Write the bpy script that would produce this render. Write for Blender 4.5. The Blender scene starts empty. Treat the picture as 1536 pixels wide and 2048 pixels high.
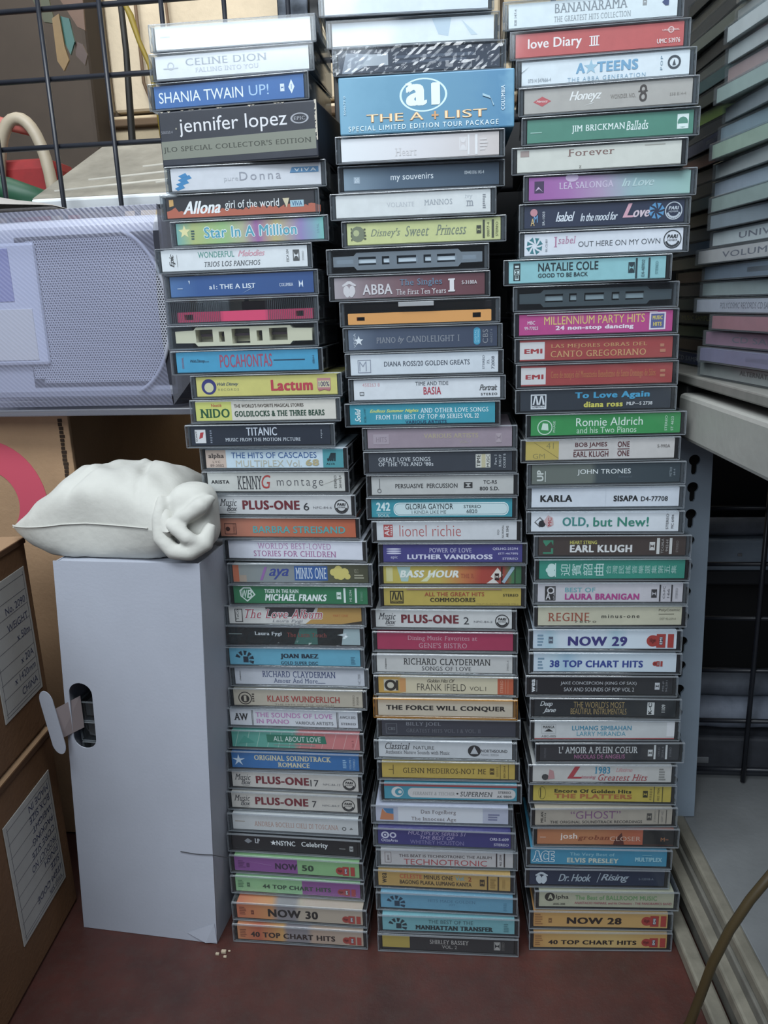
import bpy, bmesh, math, random
from mathutils import Vector, Matrix
random.seed(7)
S = bpy.context.scene
COL = S.collection
MM = 0.001

# ---------------------------------------------------------------- camera
cd_ = bpy.data.cameras.new('camera'); CAM = bpy.data.objects.new('camera', cd_); COL.objects.link(CAM)
cd_.sensor_fit = 'HORIZONTAL'; cd_.sensor_width = 36.0; cd_.lens = 36.0 * 1559.83 / 1536.0
cd_.clip_start = 0.01; cd_.clip_end = 50
_r = Vector((0.99427161, 0.10126479, -0.03419657)); _d = Vector((-0.00692702, -0.25822042, -0.96606119)); _f = Vector((-0.10665824, 0.9607641, -0.25603977))
_m = Matrix((( _r.x, -_d.x, -_f.x, 0.04249), (_r.y, -_d.y, -_f.y, -0.53532), (_r.z, -_d.z, -_f.z, 0.48907), (0, 0, 0, 1)))
CAM.matrix_world = _m
S.camera = CAM

# ---------------------------------------------------------------- light
W = bpy.data.worlds.new('world'); S.world = W; W.use_nodes = True
_bg = W.node_tree.nodes['Background']; _bg.inputs[0].default_value = (0.62, 0.75, 1.0, 1); _bg.inputs[1].default_value = 0.10
def area(name, loc, target, sx, sy, power, color):
    l = bpy.data.lights.new(name, 'AREA'); l.shape = 'RECTANGLE'; l.size = sx; l.size_y = sy; l.energy = power; l.color = color
    o = bpy.data.objects.new(name, l); COL.objects.link(o); o.location = loc
    o.rotation_euler = (Vector(target) - Vector(loc)).to_track_quat('-Z', 'Y').to_euler()
    return o
area('shop_front_daylight', (-0.75, -2.3, 1.88), (0.0, 0.0, 0.55), 1.8, 1.1, 30, (0.86, 0.94, 1.0))
area('overhead_fill_light', (-0.12, -0.58, 1.38), (0.0, 0.0, 0.66), 1.2, 0.3, 13.0, (0.90, 0.96, 1.0))  # added unseen light, makes the stacks brighter at the top than below
area('back_wall_fill', (-0.55, 0.42, 1.55), (-0.42, 0.76, 0.75), 0.9, 0.25, 1.9, (1.0, 0.96, 0.9)).data.spread = 1.5  # unseen light aimed at the cream wall to brighten it
S.view_settings.view_transform = 'Standard'; S.view_settings.look = 'None'
S.view_settings.exposure = 0.5; S.view_settings.gamma = 1.0; S.view_settings.use_curve_mapping = False
try: S.cycles.transparent_max_bounces = 24
except Exception: pass

# ---------------------------------------------------------------- helpers
def lin(h):
    h = h.lstrip('#'); h = ''.join(q * 2 for q in h) if len(h) == 3 else h; v = [int(h[i:i+2], 16) / 255 for i in (0, 2, 4)]
    return tuple((c / 12.92 if c <= .04045 else ((c + .055) / 1.055) ** 2.4) for c in v) + (1,)
def soft(h, k=.16):
    """mixes in grey: the veil of reflections over the cases, put into the colours"""
    c = lin(h); g = .2126 * c[0] + .7152 * c[1] + .0722 * c[2] + .012
    v = [(x * (1 - k) + g * k) for x in c[:3]]; v = [12.92 * x if x < .0031308 else 1.055 * x ** (1 / 2.4) - .055 for x in v]
    return '#%02x%02x%02x' % tuple(max(0, min(255, round(x * 255))) for x in v)
_mats = {}
def mat(name, col, rough=.5, metal=0, spec=.5, noise=0, nscale=40, bump=0, bscale=200, coat=0):
    key = (name, col, rough)
    if key in _mats: return _mats[key]
    m = bpy.data.materials.new(name); m.use_nodes = True; nt = m.node_tree; b = nt.nodes['Principled BSDF']
    b.inputs['Base Color'].default_value = lin(col); b.inputs['Roughness'].default_value = rough; b.inputs['Metallic'].default_value = metal
    b.inputs['Specular IOR Level'].default_value = spec; b.inputs['Coat Weight'].default_value = coat
    tc = None
    if noise or bump: tc = nt.nodes.new('ShaderNodeTexCoord')
    if noise:
        n = nt.nodes.new('ShaderNodeTexNoise'); n.inputs['Scale'].default_value = nscale; n.inputs['Detail'].default_value = 6; n.inputs['Roughness'].default_value = .65
        nt.links.new(tc.outputs['Object'], n.inputs['Vector'])
        r = nt.nodes.new('ShaderNodeValToRGB'); c = lin(col)
        r.color_ramp.elements[0].position = .3; r.color_ramp.elements[1].position = .72
        r.color_ramp.elements[0].color = tuple(x * (1 - noise) for x in c[:3]) + (1,); r.color_ramp.elements[1].color = tuple(min(1, x * (1 + noise * .45)) for x in c[:3]) + (1,)
        nt.links.new(n.outputs['Fac'], r.inputs['Fac']); nt.links.new(r.outputs['Color'], b.inputs['Base Color'])
    if bump:
        n2 = nt.nodes.new('ShaderNodeTexNoise'); n2.inputs['Scale'].default_value = bscale; n2.inputs['Detail'].default_value = 4
        nt.links.new(tc.outputs['Object'], n2.inputs['Vector'])
        bp = nt.nodes.new('ShaderNodeBump'); bp.inputs['Strength'].default_value = bump; bp.inputs['Distance'].default_value = .002
        nt.links.new(n2.outputs['Fac'], bp.inputs['Height']); nt.links.new(bp.outputs['Normal'], b.inputs['Normal'])
    _mats[key] = m; return m
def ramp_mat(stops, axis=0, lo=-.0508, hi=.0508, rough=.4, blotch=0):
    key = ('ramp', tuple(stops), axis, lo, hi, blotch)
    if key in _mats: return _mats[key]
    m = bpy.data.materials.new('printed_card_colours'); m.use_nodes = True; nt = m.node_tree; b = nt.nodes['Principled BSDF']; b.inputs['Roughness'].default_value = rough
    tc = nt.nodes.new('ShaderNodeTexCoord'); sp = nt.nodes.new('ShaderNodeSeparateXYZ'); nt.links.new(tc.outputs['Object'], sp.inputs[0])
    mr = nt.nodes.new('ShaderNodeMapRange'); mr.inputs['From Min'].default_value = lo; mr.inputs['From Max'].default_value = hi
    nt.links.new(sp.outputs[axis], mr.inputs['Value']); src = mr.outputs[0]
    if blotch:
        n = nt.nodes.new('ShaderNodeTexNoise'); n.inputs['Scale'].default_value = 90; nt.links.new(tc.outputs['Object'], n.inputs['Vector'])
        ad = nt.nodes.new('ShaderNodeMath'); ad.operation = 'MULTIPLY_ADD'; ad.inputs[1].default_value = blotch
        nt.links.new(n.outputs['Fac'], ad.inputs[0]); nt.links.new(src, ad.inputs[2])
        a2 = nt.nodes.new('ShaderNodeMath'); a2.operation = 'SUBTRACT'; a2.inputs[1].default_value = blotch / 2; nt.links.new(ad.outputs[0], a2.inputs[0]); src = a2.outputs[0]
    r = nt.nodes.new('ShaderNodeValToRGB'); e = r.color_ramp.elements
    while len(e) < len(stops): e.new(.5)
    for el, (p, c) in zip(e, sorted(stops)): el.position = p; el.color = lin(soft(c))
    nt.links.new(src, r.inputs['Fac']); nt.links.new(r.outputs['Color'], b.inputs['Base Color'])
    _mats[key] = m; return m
def clear(name, tint, rough=.1, gloss='#ffffff', haze=0, hazecol='#c0c4c8', bump=0, bscale=60, ior=1.5, wave=0):
    """thin clear plastic: tinted pass-through, Fresnel gloss and a little surface haze"""
    if name in _mats: return _mats[name]
    m = bpy.data.materials.new(name); m.use_nodes = True; nt = m.node_tree; nt.nodes.clear()
    out = nt.nodes.new('ShaderNodeOutputMaterial'); tr = nt.nodes.new('ShaderNodeBsdfTransparent'); tr.inputs[0].default_value = lin(tint)
    gl = nt.nodes.new('ShaderNodeBsdfGlossy'); gl.inputs['Color'].default_value = lin(gloss); gl.inputs['Roughness'].default_value = rough
    fr = nt.nodes.new('ShaderNodeFresnel'); fr.inputs['IOR'].default_value = ior
    df = nt.nodes.new('ShaderNodeBsdfDiffuse'); df.inputs[0].default_value = lin(hazecol)
    mx = nt.nodes.new('ShaderNodeMixShader'); mx.inputs[0].default_value = haze
    nt.links.new(tr.outputs[0], mx.inputs[1]); nt.links.new(df.outputs[0], mx.inputs[2])
    ge = nt.nodes.new('ShaderNodeNewGeometry'); ou = nt.nodes.new('ShaderNodeMath'); ou.operation = 'SUBTRACT'; ou.inputs[0].default_value = 1; nt.links.new(ge.outputs['Backfacing'], ou.inputs[1])
    fo = nt.nodes.new('ShaderNodeMath'); fo.operation = 'MULTIPLY'; nt.links.new(fr.outputs[0], fo.inputs[0]); nt.links.new(ou.outputs[0], fo.inputs[1])   # surface gloss on outer faces only
    m2 = nt.nodes.new('ShaderNodeMixShader'); nt.links.new(fo.outputs[0], m2.inputs[0]); nt.links.new(mx.outputs[0], m2.inputs[1]); nt.links.new(gl.outputs[0], m2.inputs[2])
    nt.links.new(m2.outputs[0], out.inputs['Surface'])
    if bump or wave:
        tc = nt.nodes.new('ShaderNodeTexCoord')
        if wave:
            mp = nt.nodes.new('ShaderNodeMapping'); mp.inputs['Rotation'].default_value = (0, math.radians(48), 0); nt.links.new(tc.outputs['Object'], mp.inputs[0])
            n = nt.nodes.new('ShaderNodeTexWave'); n.inputs['Scale'].default_value = wave; nt.links.new(mp.outputs[0], n.inputs['Vector'])
        else:
            n = nt.nodes.new('ShaderNodeTexNoise'); n.inputs['Scale'].default_value = bscale; n.inputs['Detail'].default_value = 5; nt.links.new(tc.outputs['Object'], n.inputs['Vector'])
        bp = nt.nodes.new('ShaderNodeBump'); bp.inputs['Strength'].default_value = bump; bp.inputs['Distance'].default_value = .002
        nt.links.new(n.outputs['Fac'], bp.inputs['Height'])
        for x in (gl, fr, df): nt.links.new(bp.outputs['Normal'], x.inputs['Normal'])
        if wave:
            cr = nt.nodes.new('ShaderNodeMapRange'); cr.inputs['To Min'].default_value = max(0, haze - .06); cr.inputs['To Max'].default_value = min(1, haze + .06)
            nt.links.new(n.outputs['Fac'], cr.inputs['Value']); nt.links.new(cr.outputs[0], mx.inputs[0])
    _mats[name] = m; return m

class MB:
    """collects shapes (millimetres) for one mesh"""
    def __init__(s): s.v = []; s.f = []; s.mi = []; s.smooth = []
    def add(s, vs, fs, mi=0, smooth=False):
        o = len(s.v); s.v += [tuple(v) for v in vs]
        for f in fs: s.f.append(tuple(i + o for i in f)); s.mi.append(mi); s.smooth.append(smooth)
        return s
    def box(s, x0, x1, y0, y1, z0, z1, mi=0):
        return s.add([(x0, y0, z0), (x1, y0, z0), (x1, y1, z0), (x0, y1, z0), (x0, y0, z1), (x1, y0, z1), (x1, y1, z1), (x0, y1, z1)],
              [(0, 3, 2, 1), (4, 5, 6, 7), (0, 1, 5, 4), (1, 2, 6, 5), (2, 3, 7, 6), (3, 0, 4, 7)], mi)
    def bbox(s, x0, x1, y0, y1, z0, z1, b=.5, mi=0, seg=2, edge=None):
        bm = bmesh.new(); bmesh.ops.create_cube(bm, size=1)
        for v in bm.verts: v.co = Vector(((x0 + x1) / 2 + v.co.x * (x1 - x0), (y0 + y1) / 2 + v.co.y * (y1 - y0), (z0 + z1) / 2 + v.co.z * (z1 - z0)))
        bmesh.ops.bevel(bm, geom=bm.edges[:], offset=b, segments=seg, affect='EDGES', profile=.5)
        bm.verts.index_update(); bm.normal_update(); k = len(s.mi)
        s.add([v.co for v in bm.verts], [[v.index for v in f.verts] for f in bm.faces], mi)
        if edge is not None:
            for i, f in enumerate(bm.faces):
                if max(abs(c) for c in f.normal) < .98: s.mi[k + i] = edge
        bm.free(); return s
    def tube(s, pts, r, n=8, mi=0, caps=True):
        pts = [Vector(p) for p in pts]; rings = []; up = None
        for i, p in enumerate(pts):
            t = (pts[min(i + 1, len(pts) - 1)] - pts[max(i - 1, 0)]).normalized()
            if up is None: up = t.orthogonal().normalized()
            up = (up - t * up.dot(t)).normalized(); b = t.cross(up)
            rr = r[i] if isinstance(r, (list, tuple)) else r
            rings.append([p + (up * math.cos(2 * math.pi * k / n) + b * math.sin(2 * math.pi * k / n)) * rr for k in range(n)])
        vs = [v for q in rings for v in q]; fs = []
        for i in range(len(pts) - 1):
            for k in range(n): fs.append((i * n + k, i * n + (k + 1) % n, (i + 1) * n + (k + 1) % n, (i + 1) * n + k))
        if caps: fs.append(tuple(range(n))[::-1]); fs.append(tuple((len(pts) - 1) * n + k for k in range(n)))
        return s.add(vs, fs, mi, True)
    def prism(s, poly, y0, y1, mi=0):
        """polygon in x,z pushed from y0 to y1"""
        n = len(poly); vs = [(x, y0, z) for x, z in poly] + [(x, y1, z) for x, z in poly]
        fs = [tuple(range(n)), tuple(range(n, 2 * n))[::-1]] + [(i, i + n, (i + 1) % n + n, (i + 1) % n) for i in range(n)]
        return s.add(vs, fs, mi)
    def mesh(s, name):
        me = bpy.data.meshes.new(name); me.from_pydata([(x * MM, y * MM, z * MM) for x, y, z in s.v], [], s.f)
        me.polygons.foreach_set('material_index', s.mi); me.polygons.foreach_set('use_smooth', s.smooth); me.update(); return me
def mobj(name, mesh, mats, parent=None, loc=None, rot=None):
    o = bpy.data.objects.new(name, mesh); COL.objects.link(o)
    if not isinstance(mats, (list, tuple)): mats = [mats]
    if len(mesh.materials) < len(mats):
        for _ in range(len(mats) - len(mesh.materials)): mesh.materials.append(None)
    for i, m in enumerate(mats):
        o.material_slots[i].link = 'OBJECT'; o.material_slots[i].material = m
    if parent: o.parent = parent
    if loc: o.location = Vector(loc) * MM
    if rot: o.rotation_euler = rot
    return o
def build(mb, name, mats, parent=None, loc=None, rot=None): return mobj(name, mb.mesh(name), mats, parent, loc, rot)
def thing(name, label, cat, loc=(0, 0, 0), rz=0, group=None):
    o = bpy.data.objects.new(name, None); COL.objects.link(o); o.empty_display_size = .02
    o.location = Vector(loc) * MM; o.rotation_euler = (0, 0, rz); return tag(o, label, cat, group)
def tag(o, label, cat, group=None):
    o['label'] = label; o['category'] = cat
    if group: o['group'] = group
    return o
def struct(o, label=None):
    o['kind'] = 'structure'
    if label: o['label'] = label
    return o
def holed(name, outline, holes, y0, y1, mats, parent=None, loc=None, rot=None):
    """flat plate in x,z with true holes, from y0 to y1 (mm)"""
    cu = bpy.data.curves.new(name, 'CURVE'); cu.dimensions = '2D'; cu.fill_mode = 'BOTH'; cu.extrude = abs(y1 - y0) / 2 * MM
    for pl in [outline] + holes:
        sp = cu.splines.new('POLY'); sp.points.add(len(pl) - 1); sp.use_cyclic_u = True
        for p, (x, z) in zip(sp.points, pl): p.co = (x * MM, z * MM, 0, 1)
    t = bpy.data.objects.new('tmp', cu); COL.objects.link(t); bpy.context.view_layer.update()
    me = bpy.data.meshes.new_from_object(t); bpy.data.objects.remove(t); bpy.data.curves.remove(cu)
    ym = (y0 + y1) / 2 * MM
    for v in me.vertices: v.co = (v.co.x, ym - v.co.z, v.co.y)
    me.materials.clear(); me.name = name
    return mobj(name, me, mats, parent, loc, rot)
def rrect(x0, x1, z0, z1, r, n=6):
    p = []
    for cx, cz, a in ((x1 - r, z0 + r, -90), (x1 - r, z1 - r, 0), (x0 + r, z1 - r, 90), (x0 + r, z0 + r, 180)):
        for k in range(n + 1): t = math.radians(a + 90 * k / n); p.append((cx + r * math.cos(t), cz + r * math.sin(t)))
    return p

# ---------------------------------------------------------------- lettering
_tx = {}
def glyphs(text, style):
    """flat outline letters as (verts, faces, bbox): b bold, h heavy, w thin, s serif, i italic, c script, x extra spacing"""
    st = ''.join(q for q in style if q in 'bhwsicx')
    if (text, st) in _tx: return _tx[(text, st)]
    cu = bpy.data.curves.new('t', 'FONT'); cu.body = text; cu.resolution_u = 3; cu.size = 1
    cu.offset = 0 if 'b' in st or 'h' in st else -.012 if 'w' in st else -.006 if 's' in st else 0
    cu.space_character = 1.3 if 'x' in st else 1.12 if 's' in st or 'h' in st else 1.05 if 'b' in st else .92 if 'c' in st else 1
    o = bpy.data.objects.new('t', cu); COL.objects.link(o); bpy.context.view_layer.update()
    me = bpy.data.meshes.new_from_object(o); bpy.data.objects.remove(o); bpy.data.curves.remove(cu)
    vs = [(v.co.x, v.co.y, 0) for v in me.vertices]; fs = [tuple(p.vertices) for p in me.polygons]
    if 's' in st or 'c' in st:
        ed = [(vs[e.vertices[0]], vs[e.vertices[1]]) for e in me.edges]
        if 's' in st:
            for a, b in ed:
                if abs(a[1] - b[1]) < .004 and .03 < abs(a[0] - b[0]) < .19:
                    y = a[1]; x0, x1 = min(a[0], b[0]) - .085, max(a[0], b[0]) + .085
                    bot = abs(y) < .03; top = abs(y - .68) < .035 or abs(y - .445) < .03
                    if bot or top:
                        k = len(vs); y2 = y + .05 if bot else y - .05
                        vs += [(x0, min(y, y2), 1), (x1, min(y, y2), 1), (x1, max(y, y2), 1), (x0, max(y, y2), 1)]; fs.append((k, k + 1, k + 2, k + 3))
        k = len(vs); d = .035
        vs += [(x + d, y, 2) for x, y, q in vs[:len(me.vertices)]]; fs += [tuple(i + k for i in p.vertices) for p in me.polygons]
    if 'h' in st or 'b' in st:
        n0 = len(vs); f0 = list(fs); q0 = .05 if 'h' in st else .022; q1 = .022 if 'h' in st else .008
        for dz, (dx, dy) in enumerate(((q0, 0), (-q0, 0), (q0 / 2, q1), (-q0 / 2, -q1), (q0, q1), (-q0, -q1), (q0 / 2, -q1), (-q0 / 2, q1))[:8 if 'h' in st else 4]):
            k = len(vs); vs += [(x + dx, y + dy, q + 3 * dz + 3) for x, y, q in vs[:n0]]; fs += [tuple(i + k for i in q) for q in f0]
    bpy.data.meshes.remove(me)
    if 'i' in st or 'c' in st: vs = [(x + y * (.38 if 'c' in st else .22), y, q) for x, y, q in vs]
    if not vs: vs = [(0, 0, 0), (1, 1, 0)]
    xs = [v[0] for v in vs]; ys = [v[1] for v in vs]
    _tx[(text, st)] = (vs, fs, (min(xs), max(xs), min(ys), max(ys))); return _tx[(text, st)]

class Print:
    """flat print on a spine card; u,v in 0..1 over the card, laid in thin ink layers"""
    def __init__(s, w=101.6, h=13.0, y=0.0): s.w = w; s.h = h; s.mb = MB(); s.cols = []; s.y = y
    def ci(s, c):
        if c not in s.cols: s.cols.append(c)
        return s.cols.index(c)
    def put(s, uv, faces, col):
        s.y -= .02
        s.mb.add([((q[0] - .5) * s.w, s.y - (q[2] * .0025 if len(q) > 2 else 0), q[1] * s.h) for q in uv], faces, s.ci(col))
    def t(s, text, u0, u1, v0, v1, col, style=''):
        vs, fs, (a, b, c, d) = glyphs(text, style)
        if 'v' in style: uv = [(u1 - (y - c) / (d - c) * (u1 - u0), v0 + (x - a) / (b - a) * (v1 - v0), q) for x, y, q in vs]
        else: uv = [(u0 + (x - a) / (b - a) * (u1 - u0), v0 + (y - c) / (d - c) * (v1 - v0), q) for x, y, q in vs]
        if 'o' in style:
            for du, dv in ((-.004, 0), (.004, 0), (0, -.035), (0, .035)): s.put([(u + du, v + dv, q) for u, v, q in uv], fs, '#eef2f2'); s.y += .02
            s.y -= .02
        s.put(uv, fs, col); s.y -= max(q[2] for q in uv) * .0025
    def r(s, u0, u1, v0, v1, col): s.put([(u0, v0), (u1, v0), (u1, v1), (u0, v1)], [(0, 1, 2, 3)], col)
    def fr(s, u0, u1, v0, v1, col, t=.06):
        a = t * s.h / s.w
        for q in ((u0, u1, v0, v0 + t), (u0, u1, v1 - t, v1), (u0, u0 + a, v0 + t, v1 - t), (u1 - a, u1, v0 + t, v1 - t)): s.r(*q, col); s.y += .02
        s.y -= .02
    def rr(s, u0, u1, v0, v1, col, rad=.3):
        p = rrect(u0 * s.w, u1 * s.w, v0 * s.h, v1 * s.h, rad * s.h); s.put([(x / s.w, z / s.h) for x, z in p], [tuple(range(len(p)))], col)
    def o(s, u, v, rad, col, t=0, n=22, sx=1):
        k = s.h / s.w; A = [2 * math.pi * i / n for i in range(n)]
        P = [(u + rad * math.cos(a) * k * sx, v + rad * math.sin(a)) for a in A]
        if not t: s.put(P, [tuple(range(n))], col)
        else:
            P += [(u + (rad - t) * math.cos(a) * k * sx, v + (rad - t) * math.sin(a)) for a in A]
            s.put(P, [(i, (i + 1) % n, (i + 1) % n + n, i + n) for i in range(n)], col)
    def p(s, pts, col): s.put(pts, [tuple(range(len(pts)))], col)
    def d(s, u, v, hh, col):
        """two facing D shapes set on end in a small frame"""
        k = s.h / s.w; w = hh * .62 * k
        s.fr(u - w / 2, u + w / 2, v - hh / 2, v + hh / 2, col, .045)
        for sg in (-1, 1):
            y0 = v + sg * hh * .42; P = [(u - w * .36, y0), (u + w * .36, y0)] + [(u + w * .36 * math.cos(a), y0 - sg * hh * .36 * math.sin(a)) for a in [math.pi * i / 8 for i in range(1, 8)]]
            s.p(P if sg < 0 else P[::-1], col)
    def st(s, u, v, rad, col, n=5, inner=.42):
        k = s.h / s.w; s.p([(u + (rad if i % 2 == 0 else rad * inner) * math.sin(math.pi * i / n) * k, v + (rad if i % 2 == 0 else rad * inner) * math.cos(math.pi * i / n)) for i in range(2 * n)], col)
    def tiny(s, u0, u1, v0, v1, col, n=5):
        """unreadable small print as rows of dashes"""
        for i in range(n):
            a = v0 + (v1 - v0) * (i + .2) / n; b = v0 + (v1 - v0) * (i + .75) / n
            s.r(u0, u0 + (u1 - u0) * random.uniform(.6, 1), a, b, col); s.y += .02
        s.y -= .02
    def seal(s, u, v, rad, col):
        s.o(u, v, rad, col, .05); k = s.h / s.w
        s.t('PARI', u - rad * .6 * k, u + rad * .6 * k, v + rad * .12, v + rad * .5, col, 'hi'); s.t('MEMBER', u - rad * .55 * k, u + rad * .55 * k, v - rad * .18, v, col)
        for i in range(9):
            a = math.radians(205 + 130 * i / 8); s.o(u + rad * .72 * math.cos(a) * k, v + rad * .72 * math.sin(a), .06, col, 0, 5); s.y += .02
    def emi(s, u0, u1, v0, v1, bg, red='#b5332a'):
        w = u1 - u0; s.o(u0 + w * .2, (v0 + v1) / 2, (v1 - v0) * .42, red); s.r(u0 + w * .2, u0 + w * .34, v0 + (v1 - v0) * .12, v0 + (v1 - v0) * .88, red)
        s.r(u0 + w * .34, u0 + w * .69, v0, v1, red); s.r(u0 + w * .77, u1, v0, v1, red)
        s.r(u0 + w * .45, u0 + w * .58, v0 + (v1 - v0) * .2, v0 + (v1 - v0) * .8, '#2a2f4a'); s.t('EMI', u0 + w * .465, u0 + w * .565, v0 + (v1 - v0) * .25, v0 + (v1 - v0) * .75, '#e6e6e6', 'vb')
        s.t('Virgin', u0 + w * .08, u0 + w * .32, v0 + (v1 - v0) * .3, v0 + (v1 - v0) * .7, '#5a1512', 'c')
    def plus(s, num, n2, k=0):
        s.t('Music', .02 + k, .15 + k, .45, .85, '#3a3a40', 'cs'); s.t('Box', .07 + k, .15 + k, .15, .45, '#4a4a50', 'c'); s.r(.08 + k, .135 + k, .08, .1, '#555')
        s.t('PLUS-ONE', .19 + k, .615 + k, .25, .78, '#7a1f2c', 'h'); s.t(num, *n2, .22, .66, '#33333a'); s.t('NFC-84-' + num, .725, .86, .33, .45, '#77757a'); s.seal(.93, .45, .4, '#2b2b2e')
    def arcs(s, dark):
        for i in range(6):
            a = math.radians(20 + 34 * i); k = s.h / s.w
            def q(aa, r): return (.105 - r * math.cos(aa) * k + .01, .3 + r * math.sin(aa))
            s.p([q(a, .3), q(a + .3, .3), q(a + .34, .58), q(a - .04, .58)], dark); s.y += .02
        s.r(.105, .145, .12, .5, dark)
    def feet(s, u, col):
        for sg in (-1, 1):
            s.o(u + sg * .02, .38, .26, col, 0, 16, .62); s.o(u + sg * .014, .2, .15, col, 0, 12, .8)
            for i in range(5): s.o(u + sg * (.006 + .0085 * i), .78 - .035 * i, .085 - .008 * i, col, 0, 8)
    def mo(s, u0, u1, v0, v1, col):
        s.fr(u0, u1, v0, v1, col, .06); w = u1 - u0; h = v1 - v0
        for q in (.12, .5): 
            s.p([(u0 + w * q, v0 + h * .3), (u0 + w * (q + .1), v0 + h * .3), (u0 + w * (q + .22), v0 + h * .9), (u0 + w * (q + .12), v0 + h * .9)], col)
            s.p([(u0 + w * (q + .26), v0 + h * .3), (u0 + w * (q + .4), v0 + h * .3), (u0 + w * (q + .26), v0 + h * .9), (u0 + w * (q + .2), v0 + h * .9)], col)
        s.t('MOTOWN', u0 + w * .1, u1 - w * .1, v0 + h * .08, v0 + h * .24, col, 'h')
    def make(s, parent, z0, y0=None):
        if not s.mb.f: return None
        o = build(s.mb, 'lettering', [mat('ink', soft(c), .45) for c in s.cols], parent, (0, 0, z0)); return o
# ---------------------------------------------------------------- the place: floor, walls, rack
def floor_mat():
    m = bpy.data.materials.new('red_oxide_concrete'); m.use_nodes = True; nt = m.node_tree; b = nt.nodes['Principled BSDF']; L = nt.links
    tc = nt.nodes.new('ShaderNodeTexCoord')
    def noise(sc, det=6, ro=.6):
        n = nt.nodes.new('ShaderNodeTexNoise'); n.inputs['Scale'].default_value = sc; n.inputs['Detail'].default_value = det; n.inputs['Roughness'].default_value = ro; L.new(tc.outputs['Object'], n.inputs['Vector']); return n
    n1 = noise(14); r1 = nt.nodes.new('ShaderNodeValToRGB'); e = r1.color_ramp.elements
    e[0].position = .3; e[0].color = lin('#311d1a'); e[1].position = .7; e[1].color = lin('#4f2a24'); L.new(n1.outputs['Fac'], r1.inputs['Fac'])
    n2 = noise(90, 8, .7); r2 = nt.nodes.new('ShaderNodeValToRGB'); e = r2.color_ramp.elements
    e[0].position = .45; e[0].color = (0, 0, 0, 1); e[1].position = .75; e[1].color = (1, 1, 1, 1); L.new(n2.outputs['Fac'], r2.inputs['Fac'])
    mx = nt.nodes.new('ShaderNodeMixRGB'); mx.inputs[2].default_value = lin('#3f3430'); mu = nt.nodes.new('ShaderNodeMath'); mu.operation = 'MULTIPLY'; mu.inputs[1].default_value = .55
    L.new(r2.outputs['Color'], mu.inputs[0]); L.new(mu.outputs[0], mx.inputs[0]); L.new(r1.outputs['Color'], mx.inputs[1]); L.new(mx.outputs[0], b.inputs['Base Color'])
    b.inputs['Roughness'].default_value = .5
    bp = nt.nodes.new('ShaderNodeBump'); bp.inputs['Strength'].default_value = .25; bp.inputs['Distance'].default_value = .002; L.new(n2.outputs['Fac'], bp.inputs['Height']); L.new(bp.outputs['Normal'], b.inputs['Normal'])
    return m
f = MB(); f.box(-3000, 2500, -3500, 1300, -60, 0); struct(build(f, 'floor', floor_mat()))
# cream block wall behind the wire grid, block by block
wall = struct(build(MB().box(-1500, 1200, 768, 820, 0, 1600), 'wall_back', mat('mortar', '#5c5042', .9, bump=.5, bscale=60)))
_wm = [mat('cream_block', c, .85, noise=.16, nscale=9, bump=.35, bscale=120) for c in ('#c4b499', '#bcab8e', '#cabba2')]
for r in range(5):
    for c in range(7):
        x0 = -1100 + c * 300 + (150 if r % 2 else 0); z0 = 392 + r * 201
        k = random.uniform(-1.5, 1.5); build(MB().bbox(x0, x0 + 294, 752 + k, 775, z0, z0 + 195, 3, seg=1), 'block', _wm[(r * 3 + c) % 3], wall)
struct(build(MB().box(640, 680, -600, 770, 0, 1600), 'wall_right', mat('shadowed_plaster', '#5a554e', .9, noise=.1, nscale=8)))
build(MB().bbox(-1100, -505, 690, 752, 0, 1600, 6), 'trim_1', mat('shaded_column_brown', '#3f352c', .8, noise=.2, nscale=10))['kind'] = 'structure'  # column side in shade, its darkness put into the brown
build(MB().bbox(-1000, 700, 738, 752.5, 770, 781, 2), 'trim_2', mat('ledge_brown', '#5a4733', .8))['kind'] = 'structure'

# painted steel rack: lower shelf, upper shelf and slotted post
RZ = math.radians(3.5)
rack = thing('steel_rack', 'pale grey steel rack with slotted post and two shelves, behind the right stack', 'rack', (218, 90, 0), RZ)
GR = mat('grey_rack_paint', '#777a7c', .55, noise=.12, nscale=30, bump=.1); GR2 = mat('grey_rack_rim', '#827e72', .5, noise=.3, nscale=40, bump=.15)
ls = MB(); ls.bbox(4, 330, -420, 118, 54, 60, 1); build(ls, 'lower_shelf', GR, rack)
rim = MB(); rim.bbox(-6, 4, -420, 8, 50, 61.5, 2.2); build(rim, 'rim_rail', GR2, rack)
rim = MB(); rim.bbox(-16, -6, -420, 8, 30, 42, 2.2); build(rim, 'side_rail', GR2, rack)
build(MB().bbox(-8, 0, -420, 6, 2, 50, 1), 'side_panel', mat('rack_side', '#6f6d66', .6, noise=.3, nscale=40), rack)
build(MB().bbox(-24, -12, -420, 6, .2, 12, 2), 'kick_strip', GR2, rack)
us = MB(); us.bbox(-26, 330, -420, -40, 389, 421, 3); build(us, 'upper_shelf', mat('grey_shelf_paint', '#989893', .5, noise=.14, nscale=14, bump=.1), rack)
us = MB(); us.bbox(-22, 330, -420, 95, 427, 434, 1.2); build(us, 'shelf_board', mat('worn_board', '#7d7c77', .55, noise=.3, nscale=18), rack)
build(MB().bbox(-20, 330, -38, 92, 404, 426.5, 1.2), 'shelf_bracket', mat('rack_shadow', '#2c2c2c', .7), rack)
def keyhole(x, z, s=1.0):
    return [(x + 4.2 * s * math.cos(math.radians(a)), z + 4.2 * s * math.sin(math.radians(a))) for a in range(-60, 241, 20)] + [(x - 2.1 * s, z - 9 * s), (x - 1.2 * s, z - 11 * s), (x + 1.2 * s, z - 11 * s), (x + 2.1 * s, z - 9 * s)]
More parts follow.
